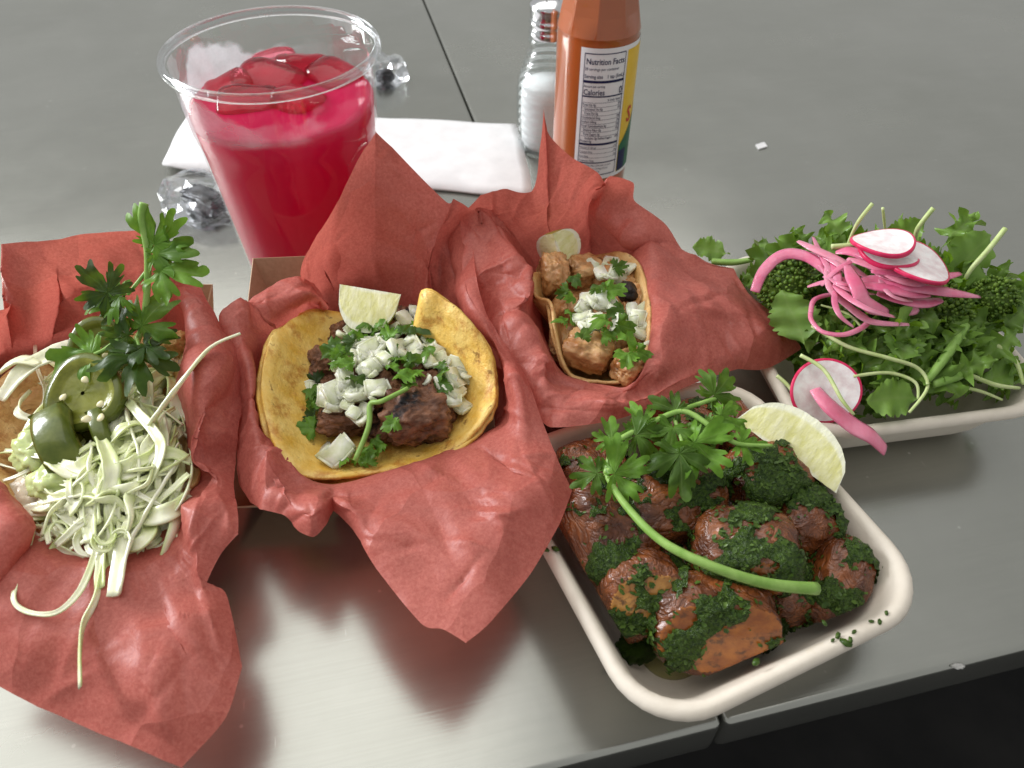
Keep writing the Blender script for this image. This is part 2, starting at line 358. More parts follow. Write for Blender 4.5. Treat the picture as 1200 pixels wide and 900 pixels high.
# ================================================================= moulded fibre trays
def rrect(w, h, r, n=8):
    out = []
    for k, (sx, sy) in enumerate(((1, 1), (-1, 1), (-1, -1), (1, -1))):
        for i in range(n + 1):
            a = math.pi / 2 * (k + i / n)
            out.append(Vector((sx * (w / 2 - r) + r * math.cos(a), sy * (h / 2 - r) + r * math.sin(a), 0)))
    return out
def mat_fibre():
    n = N('moulded_fibre')
    col = n.mix(n.noise(220, 5), (0.68, 0.61, 0.51), (0.78, 0.715, 0.62))
    oil = n.ramp(n.noise(45, 4, 0.6), [(0.62, 0.0), (0.70, 1.0)]); col = n.mix(n.math('MULTIPLY', oil, 0.45), col, (0.66, 0.55, 0.34))
    n.set(Base_Color=col, Roughness=0.55); b = n.bump(n.noise(120, 4, 0.6, None, 1.0), 0.22, 0.0006); n.set(Normal=n.bump(n.noise(2200, 4), 0.2, 0.0002, b)); return n.m
FIBRE = mat_fibre()
def fibre_tray(c, w, l, rz, label):
    prof = [(0.0010, .0306), (0.0003, .0311), (0, .0322), (0.0005, .0338), (0.0016, .0349), (0.0030, .0351), (0.0044, .0343), (0.0053, .0325), (.0082, .0250), (0.0130, .0120), (0.0160, .0070), (.0188, .0036), (.0235, .0022), (.034, .0020)]
    vs = []; n = 0
    for d, z in prof:
        lp = rrect(w - 2 * d, l - 2 * d, max(0.024 - d * 0.55, 0.006)); n = len(lp)
        for p in lp: vs.append((p.x + .0003 * noise.noise(p * 60), p.y, z + 0.0005 * noise.noise(p * 40 + Vector((0, 0, z * 9)))))
    fs = []
    for k in range(len(prof) - 1):
        for i in range(n): fs.append((k * n + i, k * n + (i + 1) % n, (k + 1) * n + (i + 1) % n, (k + 1) * n + i))
    fs.append(tuple((len(prof) - 1) * n + i for i in range(n)))
    o = link('fibre_tray', mesh('fibre_tray', vs, fs, FIBRE), loc=c, rot=(0, 0, rz)); solidify(o, 0.0016, -1.0)
    tag(o, label, 'tray', 'moulded fibre trays'); return o
e24 = (math.cos(R(24)), math.sin(R(24)))
PTC = Vector((0.124 * e24[0] - 0.114 * e24[1], 0.124 * e24[1] + 0.114 * e24[0], 0.0003))
POTRAY = fibre_tray(PTC, 0.113, 0.118, R(24), 'pale moulded fibre tray holding roast potatoes')
e9 = (math.cos(R(9)), math.sin(R(9)))
STC = Vector((0.1985 * e9[0] - 0.2295 * e9[1], 0.1985 * e9[1] + 0.2295 * e9[0], 0.0003))
SATRAY = fibre_tray(STC, 0.113, 0.118, R(9), 'pale moulded fibre tray holding the green salad')

# ================================================================= paper napkin
NAPK = simple('napkin_tissue', (0.66, 0.655, 0.66), (0.74, 0.735, 0.74), 60, 0.85, 0.35, 900, 0.0003)
def napkin():
    q = [P(193, 202), P(223, 130), P(440, 116), P(606, 150), P(625, 233), P(420, 238)]
    A, D, B, C2 = q[0], q[1], q[4], q[3]
    nu, nv = 40, 14; vs = []
    for layer in (0, 1):
        for i in range(nu):
            for j in range(nv):
                u, v = i / (nu - 1), j / (nv - 1)
                p = A.lerp(B, u).lerp(D.lerp(C2, u), v)
                e = min(u, 1 - u, v, 1 - v) * 6
                z = 0.0008 + (0.0028 * min(1, e * 1.4 + .25) if layer else 0) + 0.0012 * (noise.noise(p * 22) + 1) * (1 if layer else 0.3)
                z += 0.006 * max(0, 0.15 - u) / 0.15 * (1 - v) * 0.5
                vs.append(Vector((p.x + 0.0025 * noise.noise(p * 30 + Vector((3, 0, 0))), p.y + 0.0025 * noise.noise(p * 30), z)))
    K = nu * nv; fs = [f[::-1] for f in grid_faces(nu, nv)] + grid_faces(nu, nv, base=K)
    def rim(a, b): fs.append((a, b, b + K, a + K))
    for i in range(nu - 1): rim(i * nv, (i + 1) * nv); rim((i + 1) * nv + nv - 1, i * nv + nv - 1)
    for j in range(nv - 1): rim(j + 1, j); rim((nu - 1) * nv + j, (nu - 1) * nv + j + 1)
    vs, c = centre(vs)
    bm = bmesh.new(); me = mesh('t', vs, fs, NAPK); bm.from_mesh(me); bmesh.ops.recalc_face_normals(bm, faces=bm.faces)
    o = link('napkin', from_bm('napkin', bm, NAPK), loc=c); tag(o, 'folded white paper napkin lying behind the red drink', 'napkin')
napkin()

# ================================================================= plastic cup of red drink
CUP = Vector((-0.1065, 0.3425, 0.0002)); CUPH = 0.124
def mat_clear(name, tint=(1, 1, 1), rough=0.03, fog=None, k=1.1):
    n = N(name); out = n.t.nodes['Material Output']
    n.t.nodes.remove(n.b)
    tr = n.add('ShaderNodeBsdfTransparent'); tr.inputs[0].default_value = (*tint, 1)
    gl = n.add('ShaderNodeBsdfGlossy'); gl.inputs['Roughness'].default_value = rough; gl.inputs[0].default_value = (1, 1, 1, 1)
    fr = n.add('ShaderNodeFresnel'); fr.inputs[0].default_value = 1.5
    mx = n.add('ShaderNodeMixShader'); n.ln(n.math('MINIMUM', n.math('MULTIPLY', fr.outputs[0], k), 0.5 if k > .72 else 0.26), mx.inputs[0]); n.ln(tr.outputs[0], mx.inputs[1]); n.ln(gl.outputs[0], mx.inputs[2])
    last = mx.outputs[0]
    if fog:
        df = n.add('ShaderNodeBsdfTranslucent'); df.inputs[0].default_value = (*fog[0], 1)
        d2 = n.add('ShaderNodeBsdfDiffuse'); d2.inputs[0].default_value = (*fog[0], 1)
        m0 = n.add('ShaderNodeMixShader'); m0.inputs[0].default_value = 0.5; n.ln(df.outputs[0], m0.inputs[1]); n.ln(d2.outputs[0], m0.inputs[2])
        m2 = n.add('ShaderNodeMixShader'); n.ln(fog[1](n), m2.inputs[0]); n.ln(last, m2.inputs[1]); n.ln(m0.outputs[0], m2.inputs[2]); last = m2.outputs[0]
    n.ln(last, out.inputs[0]); return n.m
def cup_fog(n):
    sp = n.add('ShaderNodeSeparateXYZ'); n.ln(n.tc.outputs['Object'], sp.inputs[0]); z = sp.outputs[2]
    wob = n.math('ADD', z, n.math('MULTIPLY', n.math('SUBTRACT', n.noise(38, 3), 0.5), 0.040))
    lo = n.math('ADD', z, n.math('MULTIPLY', n.math('SUBTRACT', n.noise(26, 2), 0.5), 0.012))
    up = n.math('MULTIPLY', n.ramp(n.math('MULTIPLY', wob, 8.0), [(0.865, 1.0), (0.89, 0.0)]), n.ramp(n.math('MULTIPLY', lo, 8.0), [(0.765, 0.10), (0.785, 1.0)]))
    grain = n.ramp(n.noise(900, 3), [(0.3, 0.9), (0.7, 1.0)])
    ang = n.ramp(n.math('ADD', n.math('MULTIPLY', sp.outputs[0], -9.0), n.math('MULTIPLY', n.noise(45, 3), 0.9)), [(0.25, 0.06), (0.80, 1.0)])
    return n.math('MULTIPLY', n.math('MULTIPLY', n.math('MULTIPLY', up, grain), ang), 0.60)
CLEAR = mat_clear('clear_plastic', (0.985, 0.99, 0.99), 0.03, ((0.80, 0.80, 0.84), cup_fog), 0.7)
CLEARRIM = mat_clear('clear_rim', (0.93, 0.94, 0.95), 0.04)
cup = empty('plastic_cup', CUP); tag(cup, 'clear plastic cup three quarters full of red drink', 'cup')
def wallr(z): return 0.0345 + (0.0448 - 0.0345) * (z / CUPH)
outp = [(0.0, 0.0012), (0.028, 0.0012), (0.031, 0.0), (0.0340, 0.001)] + [(wallr(z), z) for z in (0.004, 0.02, 0.04, 0.06, 0.078, 0.088)] + [(wallr(z) + .0006, z) for z in (0.0895, 0.100, 0.110, CUPH - .004)]
vs, fs = lathe(outp, 96); link('cup_wall', mesh('cup_wall', vs, fs, CLEAR), cup)
rim = []
for k in range(13):
    a = 2 * math.pi * k / 12; rim.append((0.0467 + 0.0018 * math.cos(a), CUPH - 0.0022 + 0.0024 * math.sin(a)))
vs, fs = lathe(rim, 96); link('rolled_rim', mesh('rolled_rim', vs, fs, CLEARRIM), cup)
def mat_drink():
    n = N('hibiscus_drink')
    col = n.mix(n.noise(30, 3), (0.52, 0.010, 0.078), (0.58, 0.015, 0.090))
    n.set(Base_Color=col, Roughness=0.06, IOR=1.33, Specular_IOR_Level=0.2)
    tr = n.add('ShaderNodeBsdfTranslucent'); tr.inputs[0].default_value = (0.94, 0.020, 0.13, 1); mx = n.add('ShaderNodeMixShader'); mx.inputs[0].default_value = 0.37
    n.ln(n.b.outputs[0], mx.inputs[1]); n.ln(tr.outputs[0], mx.inputs[2]); n.ln(mx.outputs[0], n.t.nodes['Material Output'].inputs[0])
    return n.m
DRINK = mat_drink(); LVL = 0.1000
prof = [(0.0, 0.0022)] + [(wallr(z) - 0.0008, z) for z in (0.0022, 0.02, 0.04, 0.06, 0.08, LVL - .0008)] + [(wallr(LVL) - .0016, LVL)] + [((wallr(LVL) - .0016) * k / 10, LVL) for k in range(9, -1, -1)]
vs, fs = lathe(prof, 96)
vs = [(x, y, z + (0.0012 * noise.noise(Vector((x, y, 0)) * 70) if z > LVL - .0001 else 0)) for x, y, z in vs]
o = link('red_drink', mesh('red_drink', vs, fs, DRINK), loc=CUP); tag(o, 'bright red iced drink filling the clear plastic cup', 'drink')
def mat_ice():
    n = N('ice'); out = n.t.nodes['Material Output']
    n.set(Base_Color=n.mix(n.noise(60, 3), (0.90, 0.10, 0.18), (0.97, 0.42, 0.48)), Roughness=0.05, IOR=1.31, Transmission_Weight=0.95, Specular_IOR_Level=0.9)
    n.set(Normal=n.bump(n.noise(90, 3), 0.3, 0.002)); return n.m
ICE = mat_ice()
ICE_LABELS = ['largest ice cube, a broad plate in the middle of the drink', 'rounded ice cube with a domed top at the back of the drink', 'ice cube touching the cup wall beside the napkin corner', 'low ice cube just behind the front rim of the cup', 'wide ice cube against the cup wall facing the sauce bottle', 'thin ice sliver behind the largest ice plate', 'half sunken ice cube in front of the domed one']
def ice_cube(px, py, s, rot):
    p = P(px, py, LVL + CUP.z - .0012); bm = bmesh.new(); bmesh.ops.create_cube(bm, size=1)
    bmesh.ops.bevel(bm, geom=list(bm.edges), offset=0.34, segments=5, profile=0.55, affect='EDGES')
    for v in bm.verts:
        v.co = Vector((v.co.x * s[0], v.co.y * s[1], v.co.z * s[2])); v.co += Vector((1, 1, 1)) * 0.0012 * noise.noise(v.co * 90 + p * 50)
    o = link('ice_cube', from_bm('ice_cube', bm, ICE), loc=p, rot=rot)
    tag(o, ICE_LABELS.pop(0), 'ice cube', 'ice cubes floating in the red drink')
for px, py, s, rot in ((318, 98, (.034, .024, .014), (.30, .1, -.3)), (356, 80, (.026, .022, .014), (-.2, .30, .9)), (270, 106, (.024, .020, .012), (.1, -.25, .3)), (292, 124, (.028, .020, .012), (.35, .1, .2)), (392, 92, (.026, .022, .012), (.1, .2, -.6)), (318, 76, (.026, .014, .011), (.3, -.2, .2)), (352, 120, (.026, .022, .012), (.2, .3, 1.2))):
    ice_cube(px, py, s, rot)

# ================================================================= hot sauce bottle
def mat_sauce():
    n = N('hot_sauce_glass'); col = n.mix(n.noise(35, 3), (0.34, 0.075, 0.012), (0.41, 0.100, 0.017))
    n.set(Base_Color=col, Roughness=0.30, Coat_Weight=1.0, Coat_Roughness=0.03, Subsurface_Weight=0.3, Subsurface_Radius=(0.004, 0.001, 0.0004), Subsurface_Scale=1.0); return n.m
SAUCE = mat_sauce()
BP = P(683, 236); BR = 0.0222
bot = empty('sauce_bottle', (BP.x + .0015, BP.y, 0.0002), (0, 0, R(3))); bot.scale = (0.98, 0.98, 1.26); tag(bot, 'hot sauce bottle of orange glass with a nutrition label', 'bottle')
def bottle_mesh():
    n = 96; prof = [(0.0, .002), (.017, .001), (.0205, 0), (BR, .003), (BR, .02), (BR, .04), (BR, .06), (BR, .0825), (BR - .0002, .084)]
    rows = [[(r * math.cos(2 * math.pi * i / n), r * math.sin(2 * math.pi * i / n), z) for i in range(n)] for r, z in prof]
    # fluted shoulder and neck: ten flat panels, scalloped lower ends
    for k in range(16):
        t = k / 15; z = 0.0845 + t * 0.055; r = BR - 0.0010 * min(1, t * 6) - 0.0125 * (t ** 1.15)
        row = []
        for i in range(n):
            a = 2 * math.pi * i / n; w = 2 * math.pi / 9; d = ((a + w / 2) % w) - w / 2
            fl_ = r * math.cos(w / 2) / math.cos(d) * 1.02
            edge = abs(d) / (w / 2); s = min(1, max(0, (t * 0.055 - 0.0015 - 0.006 * (1 - edge ** 2) * 0 - 0.004 * edge ** 2 * 0) / 0.004))
            row.append((((1 - s) * r + s * fl_) * math.cos(a), ((1 - s) * r + s * fl_) * math.sin(a), z))
        rows.append(row)
    for r, z in ((0.0085, .143), (0.0085, .155)): rows.append([(r * math.cos(2 * math.pi * i / n), r * math.sin(2 * math.pi * i / n), z) for i in range(n)])
    vs = [p for row in rows for p in row]; fs = []
    for k in range(len(rows) - 1):
        for i in range(n): fs.append((k * n + i, k * n + (i + 1) % n, (k + 1) * n + (i + 1) % n, (k + 1) * n + i))
    me = mesh('glass_body', vs, fs, SAUCE); me.polygons.foreach_set('use_smooth', [f < 9 * n or f >= 24 * n for f in range(len(fs))]); return me
link('glass_body', bottle_mesh(), bot)
vs, fs = lathe([(0.0, .170), (.0098, .170), (.0104, .168), (.0104, .152), (.0089, .152)], 40); link('screw_cap', mesh('screw_cap', vs, fs, simple('cap_red', (0.45, 0.02, 0.015), rough=0.35)), bot)
LABW = simple('label_white', (0.82, 0.82, 0.84), (0.86, 0.86, 0.88), 200, 0.4); INK = simple('label_ink', (0.012, 0.016, 0.075), rough=0.45)
LABY = simple('label_yellow', (0.80, 0.52, 0.04), (0.84, 0.56, 0.06), 200, 0.4); LABG = simple('label_green', (0.01, 0.11, 0.05), (0.02, 0.15, 0.07), 200, 0.4); LABR = simple('label_red', (0.55, 0.03, 0.02), rough=0.4)
# label coordinates: s = metres round the bottle (0 at the panel's middle), h = height
A0 = R(-86)
def wrap(s, h, lift): r = BR + lift; a = A0 + s / BR; return Vector((r * math.cos(a), r * math.sin(a), h))
LT, LB = 0.0815, 0.0225
def patch(name, s0, s1, h0, h1, lift, m, parent=None, top=None):
    k = max(2, int(abs(s1 - s0) / 0.0008)); vs = []
    for i in range(k + 1):
        s = s0 + (s1 - s0) * i / k
        vs += [wrap(s, h0, lift), wrap(s, h1 if top is None else top(s), lift)]
    return link(name, mesh(name, vs, [(2 * i, 2 * i + 2, 2 * i + 3, 2 * i + 1) for i in range(k)], m), parent or bot)
lab = patch('label', -0.0135, 0.055, LB, LT, 0.00015, LABW)
patch('label_band', 0.0128, 0.050, LB + .0016, LT - .002, 0.0003, LABY, lab)
patch('label_band', 0.0130, 0.050, LB + .0018, 0.04, 0.00042, LABG, lab, top=lambda s: 0.037 + (s - .013) * 0.9)
patch('label_band', 0.0132, 0.0195, LB + .002, LB + .012, 0.00054, INK, lab)
x0, x1, T = -0.0112, 0.0113, LT - 0.0022; H = 0.0545
def bar(s0, s1, h, th): patch('label_line', s0, s1, h - th / 2, h + th / 2, 0.0003, INK, lab)
for h, th in ((T, .0004), (T - H, .0004), (T - .0115, .0011), (T - .0178, .0006), (T - .0395, .0010), (T - .0485, .0005)): bar(x0, x1, h, th)
for k in range(9): bar(x0 + .0006, x1, T - .0205 - k * .0019, .00014)
for k in range(3): bar(x0 + .0006, x1, T - .0418 - k * .0021, .00014)
for s in (x0, x1): patch('label_line', s - .00018, s + .00018, T - H, T, 0.0003, INK, lab)
FONT_CACHE = {}
def text(body, s, h, size, m=INK, align='LEFT', bold=0.0):
    cu = bpy.data.curves.new('t', 'FONT'); cu.body = body; cu.size = size; cu.align_x = align; cu.offset = bold * size; cu.resolution_u = 2
    to = bpy.data.objects.new('t', cu); COL.objects.link(to); bpy.context.view_layer.update()
    me = bpy.data.meshes.new_from_object(to.evaluated_get(bpy.context.evaluated_depsgraph_get())); bpy.data.objects.remove(to)
    for v in me.vertices: v.co = wrap(s + v.co.x, h + v.co.y, 0.00036 if m is INK else 0.0006)
    me.materials.clear(); me.materials.append(m); me.name = 'lettering'
    return link('lettering', me, lab)
text('Nutrition Facts', -0.0103, T - .0043, .0034, bold=0.014)
text('28 servings per container', -0.0108, T - .0068, .0018); text('Serving size', -0.0108, T - .0100, .0021, bold=.012); text('1 tsp (5mL)', 0.0110, T - .0100, .0021, align='RIGHT', bold=.012)
text('Amount per serving', -0.0108, T - .0139, .0014, bold=.01); text('Calories', -0.0108, T - .0171, .0034, bold=.014); text('0', 0.0109, T - .0171, .0042, align='RIGHT', bold=.014)
text('% Daily Value*', 0.0109, T - .0199, .0014, align='RIGHT', bold=.01)
for k, (a, b) in enumerate((('Total Fat 0g', '0%'), ('   Saturated Fat 0g', '0%'), ('   Trans Fat 0g', ''), ('Cholesterol 0mg', '0%'), ('Sodium 64mg', '3%'), ('Total Carbohydrate 0g', '0%'), ('   Dietary Fiber 0g', '0%'), ('   Total Sugars 0g', ''), ('      Includes 0g Added Sugars', '0%'))):
    text(a, -0.0108, T - .0219 - k * .0019, .0015, bold=.012)
    if b: text(b, 0.0109, T - .0219 - k * .0019, .0015, align='RIGHT', bold=.012)
text('Protein 0g', -0.0108, T - .0385, .0015, bold=.012)
for k, a in enumerate(('Vitamin D 0mcg', 'Calcium 0mg', 'Iron 0mg')): text(a, -0.0108, T - .0415 - k * .0021, .0014); text('0%', 0.0109, T - .0415 - k * .0021, .0014, align='RIGHT')
text('Potassium 0mg', -0.0108, T - .0478, .0014)
for k, a in enumerate(('* The % Daily Value (DV) tells you how', 'much a nutrient in a serving of food', 'contributes to a daily diet.')): text(a, -0.0108, T - .0502 - k * .0015, .00118)
text('S', 0.0172, 0.047, .010, LABR, bold=.02)

# ================================================================= salt shaker
SP = P(640, 172); shk = empty('salt_shaker', (SP.x, SP.y, 0.0002)); shk.scale = (.94, .94, 1.14); tag(shk, 'ribbed glass salt shaker with a chrome cap behind the sauce bottle', 'salt shaker')
prof = [(0, .0015), (.016, .0015), (.0185, 0.0), (.0198, .003)]
for k in range(81):
    t = k / 80; z = .004 + t * .056; r = .0200 + .0012 * math.sin(math.pi * min(1, t * 1.1)) - .0075 * max(0, (t - .55) / .45) ** 1.7
    prof.append((r + .00055 * math.sin(t * 11 * 2 * math.pi), z))
prof += [(.0128, .061), (.0140, .0625), (.0140, .064), (.0122, .065)]
GLASS = mat_clear('shaker_glass', (0.90, 0.93, 0.93), 0.04)
vs, fs = lathe(prof, 64); link('glass_jar', mesh('glass_jar', vs, fs, GLASS), shk)
sp_ = [(0, .003), (.0165, .003), (.0182, .006), (.0186, .02), (.0188, .032), (.0185, .0385), (0, .040)]
vs, fs = lathe(sp_, 48); so = link('salt', mesh('salt', vs, fs, simple('salt_grains', (0.80, 0.80, 0.80), (0.88, 0.88, 0.88), 1500, 0.7, 0.5, 3000)), loc=(SP.x, SP.y, 0.0002)); so.scale = (.92, .92, 1.14); tag(so, 'white salt filling the lower half of the ribbed shaker', 'salt')
CHROME = N('chrome').set(Base_Color=(0.75, 0.76, 0.78), Metallic=1.0, Roughness=0.16).m
cp = [(.0122, .0652), (.0134, .0655)] + [(.0134 + .0006 * math.sin(k * math.pi / 2), .066 + k * .0014) for k in range(9)] + [(.0132, .079), (.0138, .080), (.0134, .0815), (.010, .0835), (.004, .0846), (0, .0848)]
vs, fs = lathe(cp, 48); cpo = link('chrome_cap', mesh('chrome_cap', vs, fs, CHROME), shk)
for k in range(9):
    a = k * 2.4; r = 0.0016 * math.sqrt(k) * 1.6
    vs, fs = lathe([(0, 0), (.0006, 0)], 8); link('cap_hole', mesh('cap_hole', vs, fs, BLACK, False), cpo, loc=(r * math.cos(a), r * math.sin(a), .0850 - r * r * 11))

# ================================================================= wrapped sweets and a crumb
FILM = mat_clear('wrapper_film', (0.97, 0.98, 1.0), 0.06, ((0.80, 0.84, 0.92), lambda n: n.ramp(n.noise(160, 4), [(0.45, 0.0), (0.8, 0.30)])), 0.75)
def sweet(px, py, size, rz, label, dark, seed):
    c = P(px, py, 0.0); e = empty('wrapped_sweet', (c.x, c.y, 0.0002), (0, 0, rz)); tag(e, label, 'wrapped sweet', 'wrapped sweets beside the cup')
    bm = bmesh.new(); bmesh.ops.create_icosphere(bm, subdivisions=3, radius=1)
    for v in bm.verts:
        n_ = v.co.copy(); k = 1 + .26 * (1 - abs(noise.noise(n_ * 1.7 + Vector((seed, 0, 0)))) * 2.4) + .07 * noise.noise(n_ * 4 + Vector((0, seed, 0)))
        v.co = Vector((n_.x * size[0] * k, n_.y * size[1] * k, max(0.0, n_.z * size[2] * k + size[2] * .72)))
    link('clear_wrapper', from_bm('clear_wrapper', bm, FILM, False), e)
    bm = bmesh.new(); bmesh.ops.create_cube(bm, size=1); bmesh.ops.bevel(bm, geom=list(bm.edges), offset=.18, segments=3, affect='EDGES'); bmesh.ops.subdivide_edges(bm, edges=list(bm.edges), cuts=2, use_grid_fill=True)
    for v in bm.verts:
        n_ = v.co.copy(); v.co = Vector((n_.x * dark[0], n_.y * dark[1], (n_.z + .62) * dark[2])) + Vector((1, 1, .3)) * .0016 * noise.noise(n_ * 4 + Vector((seed, 2, 0)))
    n = N('dark_sweet_%d' % seed); st = n.math('SINE', n.math('MULTIPLY', n.add('ShaderNodeSeparateXYZ').outputs[0], 1)); sepn = [x for x in n.t.nodes if x.type == 'SEPXYZ'][0]; n.ln(n.tc.outputs['Object'], sepn.inputs[0])
    strip = n.ramp(n.math('SINE', n.math('MULTIPLY', sepn.outputs[0], 3600)), [(0.45, 0.0), (0.6, 1.0)]); band = n.ramp(n.math('MULTIPLY', sepn.outputs[1], 100), [(0.05, 0.0), (0.15, 1.0)])
    n.set(Base_Color=n.mix(n.math('MULTIPLY', strip, band), (0.008, 0.008, 0.010), (0.10, 0.105, 0.11)), Roughness=0.35, Normal=n.bump(n.noise(220, 3), 0.6, 0.002))
    link('dark_foil_core', from_bm('dark_foil_core', bm, n.m), e)
sweet(243, 247, (.027, .019, .011), R(-38), 'black sweet in a crumpled clear wrapper, in front of the napkin', (.030, .016, .011), 4)
sweet(452, 98, (.016, .014, .012), R(30), 'small black sweet in a clear twist wrapper, behind the napkin', (.013, .010, .009), 9)
def lump_chip():
    b = bmesh.new(); bmesh.ops.create_icosphere(b, subdivisions=3, radius=1)
    for v in b.verts: v.co = Vector((v.co.x * .0022, v.co.y * .0011, v.co.z * .0004)) * (1 + .5 * noise.noise(v.co * 2.3))
    return from_bm('edge_chip', b, simple('scuffed_zinc', (0.36, 0.36, 0.35), (0.50, 0.50, 0.48), 900, .35, .6, 900, .0006))
c = P(892, 172); bm = bmesh.new(); bmesh.ops.create_cube(bm, size=1)
for v in bm.verts: v.co = Vector((v.co.x * .0075 + .002 * v.co.y, v.co.y * .0055, (v.co.z + .5) * .0008))
cc = P(1125, 786, 0); chip = lump_chip(); o = link('edge_chip', chip, loc=(cc.x, cc.y + .0016, .0000)); tag(o, 'tiny pale scuffed chip on the front edge of the table', 'chip')
tag(link('paper_scrap', from_bm('paper_scrap', bm, NAPK, False), loc=(c.x, c.y, .0003), rot=(0, 0, .5)), 'tiny square white scrap lying on the bare table', 'scrap')
# ================================================================= food builders
def leaf_mat(name, c1, c2, back, rough=0.42, trans=0.30, vein=(0.30, 0.42, 0.14)):
    n = N(name, 0.02); uv = n.add('ShaderNodeSeparateXYZ'); n.ln(n.tc.outputs['UV'], uv.inputs[0])
    vn = n.math('MULTIPLY', n.ramp(uv.outputs[0], [(0.0, 1.0), (0.10, 0.35), (0.22, 0.0)]), n.ramp(uv.outputs[1], [(0.0, 1.0), (0.95, 0.25)]))
    col = n.mix(n.ramp(n.noise(130, 4), [(0.35, 0.0), (0.65, 1.0)]), c1, c2)
    h = n.add('ShaderNodeHueSaturation'); n.ln(col, h.inputs['Color']); mr = n.add('ShaderNodeMapRange'); n.ln(n.rand(), mr.inputs[0]); mr.inputs[3].default_value = 0.5; mr.inputs[4].default_value = 1.5; n.ln(mr.outputs[0], h.inputs['Value'])
    col = n.mix(n.math('MULTIPLY', vn, 0.55), h.outputs[0], vein)
    geo = n.add('ShaderNodeNewGeometry'); col = n.mix(n.math('MULTIPLY', geo.outputs['Backfacing'], 0.7), col, back)
    b = n.bump(vn, -0.35, 0.0006); b = n.bump(n.noise(420, 3), 0.25, 0.0005, b)
    n.set(Base_Color=col, Roughness=rough, Normal=b, Specular_IOR_Level=0.28)
    tr = n.add('ShaderNodeBsdfTranslucent'); n.ln(n.mix(0.5, col, (0.30, 0.48, 0.03)), tr.inputs[0])
    mx = n.add('ShaderNodeMixShader'); mx.inputs[0].default_value = trans; n.ln(n.b.outputs[0], mx.inputs[1]); n.ln(tr.outputs[0], mx.inputs[2]); n.ln(mx.outputs[0], n.t.nodes['Material Output'].inputs[0])
    return n.m
CILANTRO = leaf_mat('cilantro_leaf', (0.070, 0.165, 0.012), (0.125, 0.265, 0.028), (0.19, 0.32, 0.10))
CILANTRO_D = leaf_mat('cilantro_dark', (0.036, 0.085, 0.011), (0.062, 0.135, 0.018), (0.16, 0.25, 0.11), vein=(0.10, 0.20, 0.07))
SALAD = leaf_mat('salad_leaf', (0.080, 0.180, 0.010), (0.215, 0.370, 0.030), (0.19, 0.32, 0.08), 0.27, 0.28, (0.36, 0.46, 0.14))
STEM = simple('green_stem', (0.20, 0.36, 0.07), (0.29, 0.46, 0.12), 200, 0.38, sss=0.15, sssr=(.002, .003, .001))
SPROUT = simple('pale_sprout_stem', (0.42, 0.52, 0.20), (0.55, 0.62, 0.32), 200, 0.35, sss=0.2, sssr=(.002, .003, .001))
def leaf_grid(na, nr, rf, seed, cup=0.25, wav=0.07):
    """palmate leaf, length about 1, base at origin, pointing +y"""
    rg = random.Random(seed); vs = []; uvs = []; off = Vector((rg.uniform(0, 9), rg.uniform(0, 9), 0)); bx = rg.uniform(-.2, .2)
    for i in range(na):
        th = -math.pi * .93 + 2 * math.pi * .93 * i / (na - 1); r = rf(th)
        for j in range(nr):
            q = (j / (nr - 1)) ** 0.85; x = math.sin(th) * r * q; y = 0.22 + math.cos(th) * r * q
            z = -cup * (x * x + (y - .3) ** 2) + .10 * abs(x) + wav * noise.noise(Vector((x * 3, y * 3, 0)) + off) * (0.4 + q) + bx * x * y
            vs.append(Vector((x, y, z))); uvs.append((abs(((th / R(30)) + .5) % 1 - .5) * 2, q))
    fs = [f for f in grid_faces(na, nr)]
    return vs, fs, uvs
def put_uv(me, uvs):
    uv = me.uv_layers.new(name='UVMap')
    for l in me.loops: uv.data[l.index].uv = uvs[l.vertex_index]
    return me
def cil_rf(rg, lob):
    ph = rg.uniform(0, 6); tn = rg.choice((15, 17, 19))
    sc = [rg.uniform(.85, 1.12) for _ in lob]
    def f(th):
        r = 0.16
        for (a, w, L), k in zip(lob, sc):
            d = abs(th - a) / w
            if d < 1: r = max(r, L * k * (1 - d ** 3.2) ** 0.55)
        tooth = abs(math.sin(th * tn * .5 + ph)) ** 0.7
        return r * (0.66 + 0.38 * tooth)
    return f
def cilantro_mesh(name, seed, big=True, m=None):
    rg = random.Random(seed)
    lob = [(0, R(33), .82), (R(66), R(31), .68), (R(-66), R(31), .68), (R(120), R(24), .48), (R(-120), R(24), .48)] if big else [(0, R(45), .8), (R(75), R(45), .6), (R(-75), R(45), .55)]
    vs, fs, uvs = leaf_grid(105 if big else 43, 7 if big else 4, cil_rf(rg, lob), seed, rg.uniform(.15, .6), .16)
    return put_uv(mesh(name, vs, fs, m or CILANTRO), uvs)
